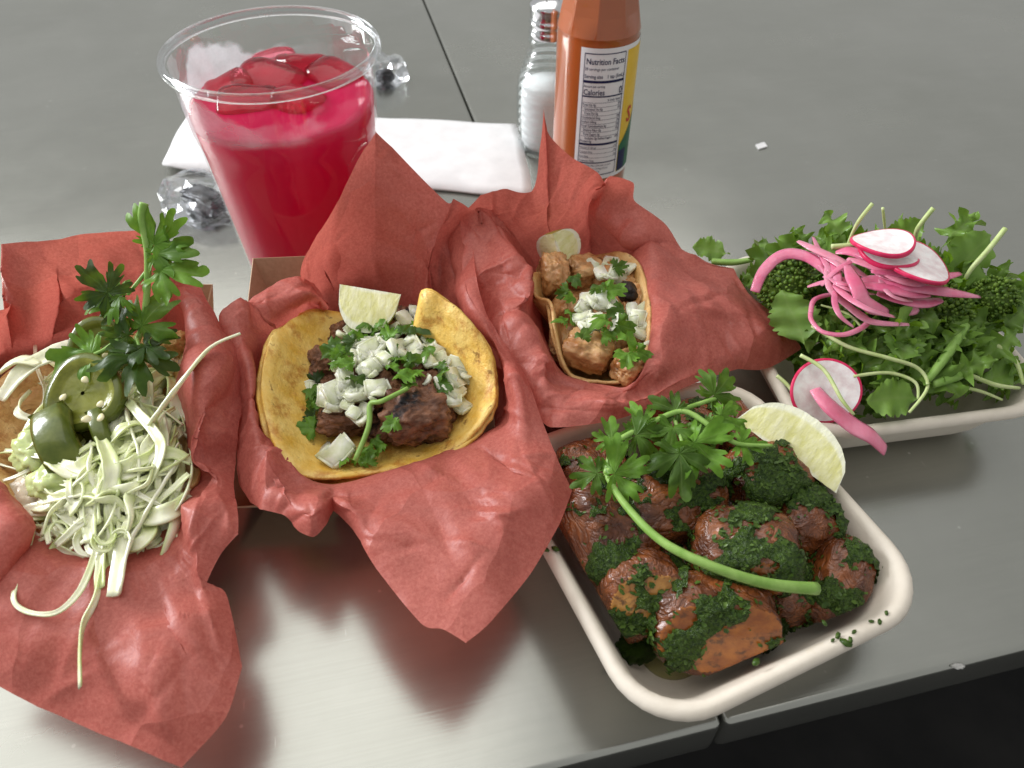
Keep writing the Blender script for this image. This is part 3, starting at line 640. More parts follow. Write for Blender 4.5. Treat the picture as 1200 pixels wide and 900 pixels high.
def long_leaf(name, seed, m, width=.34, lobes=6, frill=.10, na=34, ns=9, depth=.35, teeth=.28):
    rg = random.Random(seed); vs = []; uvs = []; off = Vector((rg.uniform(0, 9), 0, 0)); ph = rg.uniform(0, 6); curl = rg.uniform(-.5, .5)
    for i in range(na):
        t = i / (na - 1); w = width * (math.sin(math.pi * min(1, t * .93 + .05)) ** 0.8) * (1 - depth * abs(math.sin(t * lobes * math.pi + ph)) ** 1.5) * (0.10 + .90 * smoothstep(.08, .3, t)) * (1 - teeth * (1 - abs(math.sin(t * 31 + ph)) ** .6))
        for j in range(ns):
            s = 2 * j / (ns - 1) - 1; x = s * w
            z = .22 * abs(x) - curl * t * t * .6 + frill * s * s * math.sin(t * 21 + ph + (2 if s > 0 else 0)) + frill * .5 * abs(s) * math.sin(t * 9 + ph * 2) + .08 * noise.noise(Vector((x * 4, t * 4, 0)) + off)
            vs.append(Vector((x + .06 * math.sin(t * 3 + ph), t, z))); uvs.append((abs(s) if abs(s) < .3 else abs((t * 7 + abs(s) * 1.5) % 1 - .5) * 1.2 + .12, abs(s)))
    return put_uv(mesh(name, vs, grid_faces(na, ns), m), uvs)
def orient(direction, normal, roll=0.0):
    y = Vector(direction).normalized(); z = Vector(normal); z = (z - y * z.dot(y))
    z = z.normalized() if z.length > 1e-5 else Vector((0, 0, 1)); x = y.cross(z)
    return Matrix((x, y, z)).transposed().to_euler()
def onion_mat():
    n = N('white_onion', .008); col = n.mix(n.ramp(n.noise(190, 3), [(.35, 0.), (.7, 1.)]), (0.68, 0.72, 0.46), (0.92, 0.92, 0.82))
    n.set(Base_Color=col, Roughness=0.22, Transmission_Weight=0.12, IOR=1.36, Specular_IOR_Level=.35, Subsurface_Weight=0.35, Subsurface_Radius=(.002, .002, .0015), Subsurface_Scale=1.0, Normal=n.bump(n.noise(1, 3, .5, n.mapping((900, 120, 900))), .25, .0004)); return n.m
ONION = onion_mat()
def dice_mesh(seed):
    rg = random.Random(seed); bm = bmesh.new(); bmesh.ops.create_cube(bm, size=1)
    bmesh.ops.bevel(bm, geom=list(bm.edges), offset=.09, segments=2, affect='EDGES'); bmesh.ops.subdivide_edges(bm, edges=list(bm.edges), cuts=1, use_grid_fill=True)
    sx, sy, sz = rg.uniform(.85, 1.5), rg.uniform(.65, 1.1), rg.uniform(.22, .5); k = rg.uniform(-.4, .45)
    for v in bm.verts:
        c = v.co; v.co = Vector((c.x * sx * (1 + k * c.y), c.y * sy, c.z * sz * (1 + .3 * c.y) + .55 * (c.x * c.x - .1))) + Vector((1, 1, 1)) * .05 * noise.noise(c * 2 + Vector((seed, 0, 0)))
    return from_bm('onion_dice', bm, ONION)
DICE = [dice_mesh(i) for i in range(9)]
def lump(name, seed, m, sub=4, rough=.22, freq=1.6, boxy=2.6, fibre=0.0, m2=None, cuts=()):
    """unit lump: superellipsoid with noise and optional flat cuts [(normal, distance)]"""
    bm = bmesh.new(); bmesh.ops.create_icosphere(bm, subdivisions=sub, radius=1); off = Vector((seed * 1.7, seed * .9, seed * .3)); cutv = set()
    cuts = [(Vector(n).normalized(), d) for n, d in cuts]
    for v in bm.verts:
        c = v.co.copy(); k = (abs(c.x) ** boxy + abs(c.y) ** boxy + abs(c.z) ** boxy) ** (-1 / boxy)
        d = rough * noise.fractal(c * freq + off, .75, 2.0, 6) + rough * .45 * (1 - 2 * abs(noise.noise(c * freq * 2.6 + off)))
        if fibre: d += fibre * noise.noise(Vector((c.x * 2, c.y * 14, c.z * 14)) + off)
        p = c * k * .86 * (1 + d)
        for n_, dd in cuts:
            e = p.dot(n_) - dd
            if e > 0: p -= n_ * e * .90; cutv.add(v.index)
        v.co = p
    me = from_bm(name, bm, [m] + ([m2] if m2 else []))
    if m2:
        me.polygons.foreach_set('material_index', [1 if sum(i in cutv for i in f.vertices) >= 2 else 0 for f in me.polygons])
    return me
def steak_mat():
    n = N('grilled_steak', .009); col = n.mix(n.ramp(n.noise(210, 5, .65), [(.35, 0.), (.68, 1.)]), (0.075, 0.028, 0.015), (0.34, 0.155, 0.085))
    char = n.ramp(n.noise(75, 4, .6), [(.56, 0.), (.66, 1.)]); col = n.mix(char, col, (0.010, 0.008, 0.010))
    n.set(Base_Color=col, Specular_IOR_Level=.3, Roughness=n.mix(n.noise(300, 3), (.25,) * 3, (.6,) * 3), Normal=n.bump(n.noise(480, 5, .6), .8, .0012)); return n.m
STEAK = steak_mat()
def chicken_mat():
    n = N('grilled_chicken', .008); col = n.mix(n.ramp(n.noise(150, 4), [(.35, 0.), (.7, 1.)]), (0.38, 0.155, 0.045), (0.68, 0.41, 0.19))
    char = n.ramp(n.noise(110, 5, .65), [(.58, 0.), (.70, 1.)]); col = n.mix(n.math('MULTIPLY', char, .85), col, (0.09, 0.035, 0.015))
    n.set(Base_Color=col, Roughness=.36, Subsurface_Weight=.12, Subsurface_Radius=(.003, .0015, .0008), Subsurface_Scale=1.0, Normal=n.bump(n.noise(500, 5), .5, .0008)); return n.m
CHICKEN = chicken_mat()
CHAR = simple('charred_black', (0.006, 0.006, 0.007), (0.03, 0.015, 0.01), 300, .45, .8, 500, .001, unit=.005)
def tortilla_mat(name, c1, c2, toast):
    n = N(name); col = n.mix(n.ramp(n.noise(95, 5, .6), [(.35, 0.), (.65, 1.)]), c1, c2)
    t = n.ramp(n.noise(75, 6, .72), [(.50, 0.), (.62, 1.)]); col = n.mix(n.math('MULTIPLY', t, .8), col, toast)
    sp = n.ramp(n.noise(190, 3, .5), [(.64, 0.), (.70, 1.)]); col = n.mix(n.math('MULTIPLY', sp, .75), col, tuple(x * .45 for x in toast))
    oil = n.noise(60, 4); n.set(Base_Color=col, Roughness=n.mix(oil, (.30,) * 3, (.62,) * 3), Subsurface_Weight=.05, Subsurface_Radius=(.003, .002, .001), Subsurface_Scale=1.0)
    b = n.bump(n.noise(130, 5, .65), .8, .0016); n.set(Normal=n.bump(n.noise(1100, 3), .25, .0003, b)); return n.m
TORT = tortilla_mat('corn_tortilla', (0.74, 0.43, 0.060), (0.88, 0.63, 0.20), (0.48, 0.19, 0.025))
TORT2 = tortilla_mat('toasted_tortilla', (0.56, 0.31, 0.10), (0.70, 0.46, 0.20), (0.38, 0.15, 0.04))
def tortilla(outline, c, zc, label, seed, m, power=2.2, drop=0.0, grow=1.0, nr=14, nu=5, group=None):
    pts = [P(*q) for q in outline]; C = Vector(c); C.z = zc; n = len(pts); ring = []
    for i in range(n):
        for k in range(nu): ring.append(crom(pts[i - 1], pts[i], pts[(i + 1) % n], pts[(i + 2) % n], k / nu))
    U = len(ring); vs = []
    for i, e in enumerate(ring):
        for j in range(nr):
            t = (j + 1) / nr
            d = e - C; xy = C + d * (t ** .92) * (1 + (grow - 1) * t); z = zc - drop * t + (e.z - zc) * t ** power
            w = .0022 * t * t * noise.noise(Vector((xy.x, xy.y, 0)) * 55 + Vector((seed, 3, 0))) + .0009 * noise.noise(Vector((xy.x, xy.y, 0)) * 75 + Vector((seed, 0, 0))) + .0008 * noise.noise(Vector((xy.x, xy.y, 0)) * 190 + Vector((seed, 0, 0))) * t
            jag = 1 + .012 * noise.noise(Vector((i * .9, seed, 0))) * (t > .95)
            vs.append(Vector((C.x + (xy.x - C.x) * jag, C.y + (xy.y - C.y) * jag, z + w)))
    fs = grid_faces(U, nr, True); k = len(vs); vs.append(Vector((C.x, C.y, zc))); fs += [(k, ((i + 1) % U) * nr, i * nr) for i in range(U)]
    vs, o0 = centre(vs, Vector((C.x, C.y, zc)))
    o = link('tortilla', mesh('tortilla', vs, fs, m), loc=o0); sm = solidify(o, .0013, 1.0)
    tag(o, label, 'tortilla', group); return o
def lime_mats():
    n = N('lime_flesh'); v = n.mapping((380, 150, 150)); col = n.mix(n.ramp(n.noise(1, 4, .6, v), [(.35, 0.), (.7, 1.)]), (0.70, 0.68, 0.28), (0.88, 0.86, 0.56))
    uv = n.add('ShaderNodeSeparateXYZ'); n.ln(n.tc.outputs['UV'], uv.inputs[0]); pith = n.ramp(uv.outputs[1], [(.78, 0.), (.86, 1.)])
    mem = n.ramp(uv.outputs[1], [(0.03, 1.), (.10, 0.)]); col = n.mix(n.math('MAXIMUM', pith, mem), col, (0.86, 0.86, 0.66))
    n.set(Base_Color=col, Roughness=.18, Subsurface_Weight=.25, Subsurface_Radius=(.003, .003, .0015), Subsurface_Scale=1.0, Normal=n.bump(n.noise(1, 4, .6, v), .5, .001)); a = n.m
    b = simple('lime_peel', (0.30, 0.40, 0.05), (0.50, 0.52, 0.12), 120, .32, .35, 1500, .0004)
    return a, b
LIMEF, LIMEP = lime_mats()
def lime_at(p0, p1, n_, hint, Rr, A, label):
    """wedge whose core edge runs p0-p1, one flesh face looking along n_, the peel lying towards hint"""
    a, b = P(*p0), P(*p1); x = (b - a).normalized(); n_ = Vector(n_); n_ = (n_ - x * n_.dot(x)).normalized(); r = x.cross(n_)
    if r.dot(Vector(hint)) < 0: x = -x; r = x.cross(n_)
    s, c = math.sin(A / 2), math.cos(A / 2); y = r * s + n_ * c; z = r * c - n_ * s
    return lime_wedge((a + b) / 2, (b - a).length, Rr, A, Matrix((x, y, z)).transposed().to_euler(), label)
def lime_wedge(c, L, Rr, A, rot, label):
    """sector of a lime: two flesh faces and a peel"""
    e = empty('lime_wedge', c, rot); tag(e, label, 'lime wedge'); nt = 22; nrr = 9
    def rad(t): return Rr * max(0.0, 1 - abs(t) ** 2.3) ** .5
    for k, sg in enumerate((-1, 1)):
        vs = []; uvs = []
        for i in range(nt):
            t = -1 + 2 * i / (nt - 1)
            for j in range(nrr):
                q = j / (nrr - 1); r = rad(t) * q; a = sg * A / 2; bul = -.0012 * math.sin(math.pi * q) * (1 - t * t) * sg * .6
                vs.append(Vector((t * L / 2, r * math.sin(a) - bul * math.cos(a) + .0003 * noise.noise(Vector((t * 9, q * 9, k))), r * math.cos(a)))); uvs.append((t * .5 + .5, max(q, abs(t) ** 6)))
        link('flesh_face', put_uv(mesh('flesh_face', vs, grid_faces(nt, nrr) if sg < 0 else [f[::-1] for f in grid_faces(nt, nrr)], LIMEF), uvs), e)
    vs = []; na = 13
    for i in range(nt):
        t = -1 + 2 * i / (nt - 1)
        for j in range(na):
            a = -A / 2 + A * j / (na - 1); r = rad(t); vs.append(Vector((t * L / 2, r * math.sin(a), r * math.cos(a))))
    link('peel', mesh('peel', vs, [f[::-1] for f in grid_faces(nt, na)], LIMEP), e)
    return e
def strand(name, pts, radii, m, flat=.3, seg=6, n=5, twist=0.0):
    vs, fs = tube([P(*q) if not isinstance(q, Vector) else q for q in pts], radii, n, seg, flat, twist); vs, c = centre(vs)
    return link(name, mesh(name, vs, fs, m), loc=c)
def ribbon(name, pts, widths, m, twist=0.0, curl=.25, th=.0004, n=6, a0=0.0, seed=0):
    """thin flat cut strip along photo-pixel points"""
    path = spline([P(*q) for q in pts], n); fr = frames(path); L = len(path) - 1; vs = []; uvs = []
    for i, p in enumerate(path):
        t = i / L * (len(widths) - 1); k = min(int(t), len(widths) - 2); w = widths[k] + (widths[k + 1] - widths[k]) * (t - k)
        _, s, u = fr[i]; a = a0 + twist * i / L; s2 = s * math.cos(a) + u * math.sin(a); u2 = u * math.cos(a) - s * math.sin(a)
        for q in (-1, -.55, 0, .55, 1):
            ww = w * (1 + .18 * noise.noise(p * 260 + Vector((seed, q * 2, 0)))); vs.append(p + s2 * (ww * q) + u2 * (w * (curl * q * q + .18 * noise.noise(p * 200 + Vector((q, seed, 0)))))); uvs.append((abs(q), i / L))
    vs, c = centre(vs); me = put_uv(mesh(name, vs, grid_faces(len(path), 5), m), uvs); o = link(name, me, loc=c); solidify(o, th, 0.0); return o
def sprig_leaf(parent, me, p, direction, normal, size):
    o = link('leaf', me, parent); o.location = p - parent.location; o.rotation_euler = orient(direction, normal); o.scale = (size,) * 3; return o
CM = [cilantro_mesh('cilantro_leaf', 40 + i, True, CILANTRO) for i in range(5)]; CMD = [cilantro_mesh('cilantro_leaf', 60 + i, True, CILANTRO_D) for i in range(3)]
CS = [cilantro_mesh('cilantro_bit', 80 + i, False, CILANTRO) for i in range(5)] + [cilantro_mesh('cilantro_bit', 90 + i, False, CILANTRO_D) for i in range(3)]
def scatter_dice(lst, z0, size, label, group, rg, zf):
    for px, py in lst:
        p = P(px, py, zf(px, py) + rg.uniform(0, .0015))
        o = link('onion_dice', rg.choice(DICE), loc=p, rot=(rg.uniform(-.7, .7), rg.uniform(-.7, .7), rg.uniform(0, 6.3))); s = size * rg.uniform(.8, 1.2); o.scale = (s, s, s)
        tag(o, label, 'onion', group)
def scatter_bits(lst, label, group, rg, zf, size=.0078):
    for px, py in lst:
        p = P(px, py, zf(px, py) + rg.uniform(.001, .003)); a = rg.uniform(0, 6.3)
        o = link('cilantro_bit', rg.choice(CS), loc=p); s = size * rg.uniform(.7, 1.35); o.scale = (s, s, s * 1.3)
        o.rotation_euler = orient((math.cos(a), math.sin(a), rg.uniform(-.4, .5)), (rg.uniform(-.6, .6), rg.uniform(-.9, .2), 1)); tag(o, label, 'cilantro', group)
# ================================================================= steak taco
def zz(s, k=3.0, ox=270, oy=300): return [(ox + a / k, oy + b / k) for a, b in s]
out_c = [(320,396,.054),(308,438,.054),(311,478,.051),(324,522,.046),(347,552,.041),(388,563,.0375),(430,556,.037),(500,540,.038),(548,513,.043),(576,476,.049),(579,445,.051),(571,408,.059),(548,377,.065),(522,354,.068),(494,341,.069),(489,374,.046),(462,388,.032),(425,372,.036),(392,364,.042),(360,366,.046),(338,378,.049)]
CT = P(440, 460, .024)
tortilla([(x + (x - 440) * .03 - 2, y + (y - 460) * .035 + 3, z - .0022 + .0018 * math.sin(x * .05)) for x, y, z in out_c], CT, .0235, 'under tortilla of the steak taco, its rim just showing', 5, TORT, 2.0, group='corn tortillas')
tortilla(out_c, CT, .0275, 'yellow corn tortilla curled round the chopped steak', 1, TORT, 2.3, group='corn tortillas')
rg = random.Random(5)
zf_c = lambda x, y: .036 + .011 * max(0, 1 - ((x - 455) / 110) ** 2 - ((y - 440) / 85) ** 2)
SM = [lump('steak_chunk', i, STEAK, 5, .24, 1.5, 3.6, .10) for i in range(6)]
for k, (px, py, z, s, rot, lab) in enumerate((
  (490, 489, .042, (.0118, .0095, .0090), (.2, .1, .35), 'largest charred steak chunk, at the front of the filling'), (500, 462, .043, (.0060, .0075, .0068), (.3, .4, .8), 'steak chunk with torn fibres beside the largest one'),
  (408, 490, .037, (.0100, .0060, .0060), (0, .2, .25), 'long dark steak chunk between two heaps of onion'), (448, 462, .042, (.0075, .0070, .0065), (.4, 0, 1), None), (480, 430, .044, (.0070, .0070, .0060), (.2, .3, 2), None),
  (380, 430, .034, (.0075, .0070, .0070), (.1, .5, .4), None), (404, 393, .037, (.0055, .0050, .0055), (.4, .2, 1), None), (440, 405, .038, (.0100, .0090, .0075), (0, 0, 0), None), (470, 380, .036, (.0090, .0060, .0070), (0, .3, .6), None),
  (512, 478, .038, (.0065, .0085, .0070), (.3, 0, .2), None), (430, 440, .036, (.0110, .0100, .0075), (0, .1, 1), None), (505, 420, .036, (.0100, .0090, .0070), (.1, 0, .4), None), (455, 500, .034, (.0080, .0055, .0050), (0, .2, .9), None), (385, 460, .031, (.0100, .0080, .0050), (0, .1, .3), None))):
    o = link('steak_chunk', SM[k % 6], loc=P(px, py, z), rot=rot); o.scale = [q * 1.14 for q in s]; tag(o, lab or 'small browned steak chunk half buried under onion', 'steak', 'steak chunks in the taco')
dl = zz([(262,495),(272,520),(340,490),(372,478),(370,535),(430,480),(455,495),(465,555),(515,465),(310,590),(330,690),(380,690),(395,395),(405,440),(400,475),(470,370),(490,395),(520,320),(560,310),(500,335),(455,300),(630,262),(665,268),(612,222),(690,320),(760,320),(715,350),(742,372),(805,368),(800,400),(790,430),(780,475),(805,522),(655,355),(592,330),(540,285),(440,270),(425,320),(480,345),(640,320),(350,505),(320,500),(705,300)])
scatter_dice(dl, 0, .0078, 'white onion dice scattered on the steak taco', 'onion dice on the steak taco', rg, lambda x, y: zf_c(x, y) + (.004 if y < 460 else .0015) if x > 380 else .0325)
dl2 = [(rg.gauss(x, 14), rg.gauss(y, 9)) for x, y in dl for _ in (0, 1)]
scatter_dice([q for q in dl2 if 350 < q[0] < 552 and q[1] < 500], 0, .0045, 'fine onion chip scattered on the steak taco', 'onion chips on the steak taco', rg, lambda x, y: zf_c(x, y) + .0045 if x > 385 else .0325)
bl = zz([(385,330),(375,360),(440,290),(520,265),(505,235),(570,370),(600,340),(730,400),(748,430),(690,285),(300,360),(320,450),(310,570),(415,655),(500,640),(520,610),(480,740),(640,380),(580,410),(300,540),(380,345),(545,270),(615,365),(470,670),(410,350),(560,255),(260,560),(700,270)])
bl = bl + [(rg.gauss(x, 16), rg.gauss(y, 10)) for x, y in bl]; bl = [q for q in bl if 345 < q[0] < 560 and q[1] < 548]
scatter_bits(bl, 'chopped cilantro bit on the steak taco', 'cilantro bits on the steak taco', rg, lambda x, y: zf_c(x, y) + .0070 if y > 330 and x > 385 and y < 500 else .0355)
o = strand('cilantro_twig', [(478, 455, .0555), (448, 470, .0545), (434, 474, .052), (432, 500, .048), (416, 540, .0415)], [.0009, .0011, .0010], STEM, 1.0); tag(o, 'bent green cilantro stalk lying across the steak', 'cilantro')
lime_at((398, 333, .062), (470, 345, .058), (.42, -.52, .72), (-.60, -.62, -.35), .0190, R(62), 'pale lime wedge tucked behind the steak filling')
# ================================================================= chicken taco
out_r = [(624,326,.056),(630,345,.055),(646,352,.057),(652,385,.054),(660,418,.048),(672,438,.043),(700,446,.042),(730,446,.044),(752,425,.050),(760,385,.055),(758,345,.056),(745,305,.055),(722,295,.052),(695,300,.042),(660,310,.040),(640,316,.048)]
CRT = P(700, 385, .030)
tortilla([(x + (x - 700) * .02 - (3 if x < 680 else -2), y + 1, z - .003) for x, y, z in out_r], CRT, .0225, 'under tortilla of the chicken taco, pressed against the paper', 8, TORT2, 2.2, group='corn tortillas')
tortilla(out_r, CRT, .0255, 'toasted corn tortilla folded round the chicken pieces', 2, TORT2, 2.8, group='corn tortillas')
rg = random.Random(6); KM = [lump('chicken_piece', 20 + i, CHICKEN, 5, .16, 1.5, 5.0, .06) for i in range(5)]
zf_r = lambda x, y: .043 + .006 * max(0, 1 - ((x - 705) / 60) ** 2 - ((y - 370) / 75) ** 2)
for k, (px, py, z, s, rot, lab) in enumerate(((689, 412, .046, (.0098, .0070, .0075), (.2, .1, -.45), 'blocky grilled chicken piece at the front of the taco'), (740, 430, .046, (.0075, .0060, .0060), (.1, .2, .7), 'chicken piece half hidden under the paper fold'),
  (648, 322, .050, (.0058, .0085, .0080), (.3, .2, .2), 'browned chicken piece leaning on the lime wedge'), (662, 362, .045, (.0048, .0070, .0060), (0, .4, .1), None), (687, 318, .047, (.0095, .0070, .0060), (.1, .3, .6), None), (722, 330, .045, (.0085, .0080, .0070), (.2, .1, 1), None),
  (665, 400, .037, (.0080, .0100, .0060), (0, 0, 0), None), (705, 365, .036, (.0140, .0140, .0080), (0, .1, .5), None), (735, 375, .040, (.0080, .0110, .0070), (.1, 0, .2), None), (715, 405, .039, (.0080, .0070, .0070), (.3, 0, 1), None), (740, 350, .047, (.0045, .0060, .0050), (.3, .3, .2), None))):
    o = link('chicken_piece', KM[k % 5], loc=P(px, py, z), rot=rot); o.scale = [q * 1.1 for q in s]; tag(o, lab or 'small browned chicken piece under the diced onion', 'chicken', 'chicken pieces in the taco')
o = link('charred_bit', lump('charred_bit', 3, CHAR, 3, .35, 2, 2.4), loc=P(735, 342, .0515)); o.scale = (.0046, .0056, .0036); tag(o, 'black charred morsel at the back of the chicken taco', 'chicken')
z5 = lambda s: zz(s, 3.4625, 540, 220)
scatter_dice(z5([(520,455),(500,490),(545,470),(585,460),(640,555),(655,575),(715,535),(720,580),(740,510),(515,570),(600,365),(570,350),(655,330),(525,325),(608,308),(620,490),(695,500),(750,640),(490,530),(630,360),(690,560),(650,345),(545,545),(735,560)]), 0, .0072, 'white onion dice scattered on the chicken taco', 'onion dice on the chicken taco', rg, lambda x, y: zf_r(x, y) + .005)
scatter_bits(z5([(450,415),(465,440),(570,390),(600,530),(660,635),(680,660),(440,545),(430,520),(560,590),(680,500),(490,620),(700,660),(455,350),(580,420),(620,550),(610,330),(550,405)]), 'chopped cilantro bit on the chicken taco', 'cilantro bits on the chicken taco', rg, lambda x, y: zf_r(x, y) + .0085)
lime_at((648, 274, .0665), (662, 318, .050), (.62, -.55, .55), (.6, .5, -.2), .0150, R(85), 'lime wedge standing at the back of the chicken taco')
# ================================================================= cabbage taco
out_l = [(-20,470,.044),(20,432,.044),(70,408,.043),(120,398,.042),(170,392,.044),(205,396,.048),(222,430,.048),(228,480,.046),(236,540,.043),(228,572,.042),(190,606,.042),(150,632,.041),(100,640,.041),(55,632,.042),(20,598,.044),(-10,560,.048),(-30,520,.047)]
CLT = P(105, 520, .03)
tortilla([(x + (x - 105) * .02, y + (y - 520) * .02 + 1, z - .003) for x, y, z in out_l], CLT, .0235, 'under tortilla of the cabbage taco, mostly covered', 12, TORT2, 2.0, group='corn tortillas')
tortilla(out_l, CLT, .0265, 'toasted tortilla under the shredded cabbage and fish', 9, TORT2, 2.4, group='corn tortillas')
rg = random.Random(8)
FISH = simple('white_fish', (0.60, 0.50, 0.36), (0.78, 0.72, 0.58), 120, .3, .5, 260, .001, sss=.3, sssr=(.004, .003, .002), unit=.012); BATTER = simple('fried_batter', (0.50, 0.25, 0.07), (0.70, 0.44, 0.18), 170, .4, .7, 350, .001, unit=.012)
for px, py, z, s, rot, m, lab in ((40, 585, .039, (.012, .010, .006), (.1, -.1, .5), FISH, 'glistening white fish piece at the taco front edge'), (207, 404, .050, (.0060, .0052, .0062), (.2, .3, .2), BATTER, 'golden fried crumb standing behind the cabbage'), (30, 470, .034, (.016, .012, .0055), (0, 0, .4), BATTER, 'fried fish fillet end showing through the cabbage'), (120, 560, .033, (.026, .018, .009), (0, 0, .1), BATTER, 'battered fish fillet buried under the cabbage'), (110, 470, .032, (.026, .020, .008), (0, 0, .3), FISH, 'flaky fish fillet under the jalapeno slices'), (200, 590, .040, (.010, .007, .004), (0, .1, .6), FISH, 'flat fish flake beside the folded paper')):
    o = link('fish_piece', lump('fish_piece', int(px), m, 4, .22, 2.0, 2.6), loc=P(px, py, z), rot=rot); o.scale = s; tag(o, lab, 'fish')
def cab_mat():
    n = N('green_cabbage'); col = n.mix(n.ramp(n.noise(70, 3), [(.35, 0.), (.68, 1.)]), (0.60, 0.69, 0.26), (0.90, 0.90, 0.68))
    uvn = n.add('ShaderNodeSeparateXYZ'); n.ln(n.tc.outputs['UV'], uvn.inputs[0]); mr = n.ramp(n.rand(), [(0., 0.), (1., 1.)]); col = n.mix(n.math('MULTIPLY', n.ramp(uvn.outputs[0], [(.75, 0.), (1., .6)]), mr), col, (0.38, 0.52, 0.10)); col = n.mix(n.math('MULTIPLY', n.math('SUBTRACT', 1.0, mr), .6), col, (0.90, 0.88, 0.74))
    n.set(Base_Color=col, Roughness=.3, Subsurface_Weight=.2, Subsurface_Radius=(.002, .002, .001), Subsurface_Scale=1.0, Normal=n.bump(n.noise(1, 3, .5, n.mapping((300, 300, 300))), .3, .0008)); return n.m
CAB = cab_mat(); CABN = [0]; CABG = 'cabbage shreds of the fish taco'
def cab(pts, r, label='pale green cabbage shred in the taco heap', flat=.35, twist=0.0):
    CABN[0] += 1; o = ribbon('cabbage_shred', pts, [q * 1.12 for q in r], CAB, twist, .25 + .5 * rg.random(), .00055 if max(r) < .002 else .0008, 6, rg.uniform(-.7, .7), CABN[0]); tag(o, label, 'cabbage', CABG); return o
cab([(178, 497, .056), (198, 470, .062), (222, 438, .067), (248, 407, .070), (282, 391, .071)], [.0030, .0030, .0022, .0012, .0006], 'long white cabbage shred reaching over the paper edge', .3)
cab([(138, 590, .048), (128, 640, .046), (112, 700, .0485), (94, 740, .048), (93, 806, .046)], [.0012, .0015, .0010, .0014, .0009], 'long wavy cabbage shred hanging down the front paper', .5, 2.0)
cab([(40, 620, .045), (28, 665, .0475), (16, 700, .048), (30, 716, .048), (65, 718, .049), (95, 690, .049), (115, 640, .048)], [.0005, .0007, .0007, .0006, .0007, .0009, .0008], 'thin cabbage shred looped on the front paper', .5)
cab([(205, 545, .050), (175, 595, .049), (150, 640, .048), (138, 698, .0485)], [.0028, .0036, .0028, .0022], 'broad white cabbage shred lying on the paper fold', .3)
cab([(222, 556, .052), (185, 590, .050), (150, 620, .049), (122, 640, .048), (118, 690, .048)], [.0010, .0012, .0012, .0013, .0014], 'narrow green cabbage shred beside the broad white one', .6)
cab([(2, 470, .046), (30, 436, .050), (75, 412, .051), (112, 406, .050)], [.0018, .0036, .0036, .0022], 'wide pale cabbage rib along the back of the taco', .35)
cab([(0, 438, .050), (22, 424, .052), (45, 428, .052)], [.0020, .0032, .0014], 'stubby green cabbage core piece at the taco back', .6)
cab([(150, 470, .056), (180, 505, .057), (190, 525, .056), (178, 560, .054), (165, 580, .052)], [.0013, .0016, .0018, .0012, .0008], 'bright green cabbage shred bent over the heap', .5)
for k in range(235):
    # heap: right and front of the jalapenos, thinner towards the left
    for _ in range(20):
        cx, cy = rg.uniform(0, 225), rg.uniform(425, 640)
        if ((cx - 120) / 112) ** 2 + ((cy - 535) / 112) ** 2 < 1 and (cx > 70 or rg.random() < .18) and not (55 < cx < 150 and 440 < cy < 540 and rg.random() < .85): break
    rr = ((cx - 125) / 115) ** 2 + ((cy - 535) / 110) ** 2; z = .040 + .013 * max(0, 1 - rr) + rg.uniform(-.002, .004)
    a = rg.gauss(-.75, .7) if cx > 90 else rg.gauss(.1, .6); ln = rg.uniform(18, 55); bend = rg.uniform(-20, 20); ca, sa = math.cos(a), math.sin(a); pts = []
    for t in (-1, -.5, 0, .5, 1): wv = rg.uniform(-3, 3); pts.append((cx + ca * ln * t - sa * (bend * (1 - t * t) + wv), cy + sa * ln * t + ca * (bend * (1 - t * t) + wv), max(.036, z - .0035 * t * t + rg.uniform(-.001, .0018))))
    if any(p[0] > 226 or p[1] > 668 for p in pts): continue
    w = rg.choice((.0006, .0008, .0010, .0013, .0018, .0023)) * rg.uniform(.8, 1.2); cab(pts, [w * .8, w, w * 1.15, w, w * .7], flat=rg.uniform(.10, .2), twist=rg.uniform(-2.2, 2.2))
for k in range(22):  # short curls at the front
    cx, cy = rg.uniform(70, 160), rg.uniform(570, 640); z = .045 + rg.uniform(0, .005); r0 = rg.uniform(6, 15); a0 = rg.uniform(0, 6); pts = [(cx + r0 * math.cos(a0 + t * .9), cy + r0 * 1.1 * math.sin(a0 + t * .9), z + .001 * t * (1 if k % 2 else -.4)) for t in range(5)]
    w = rg.uniform(.0006, .0012); cab(pts, [w * .8, w, w, w * .8], 'curled cabbage shred at the front of the heap', .5)
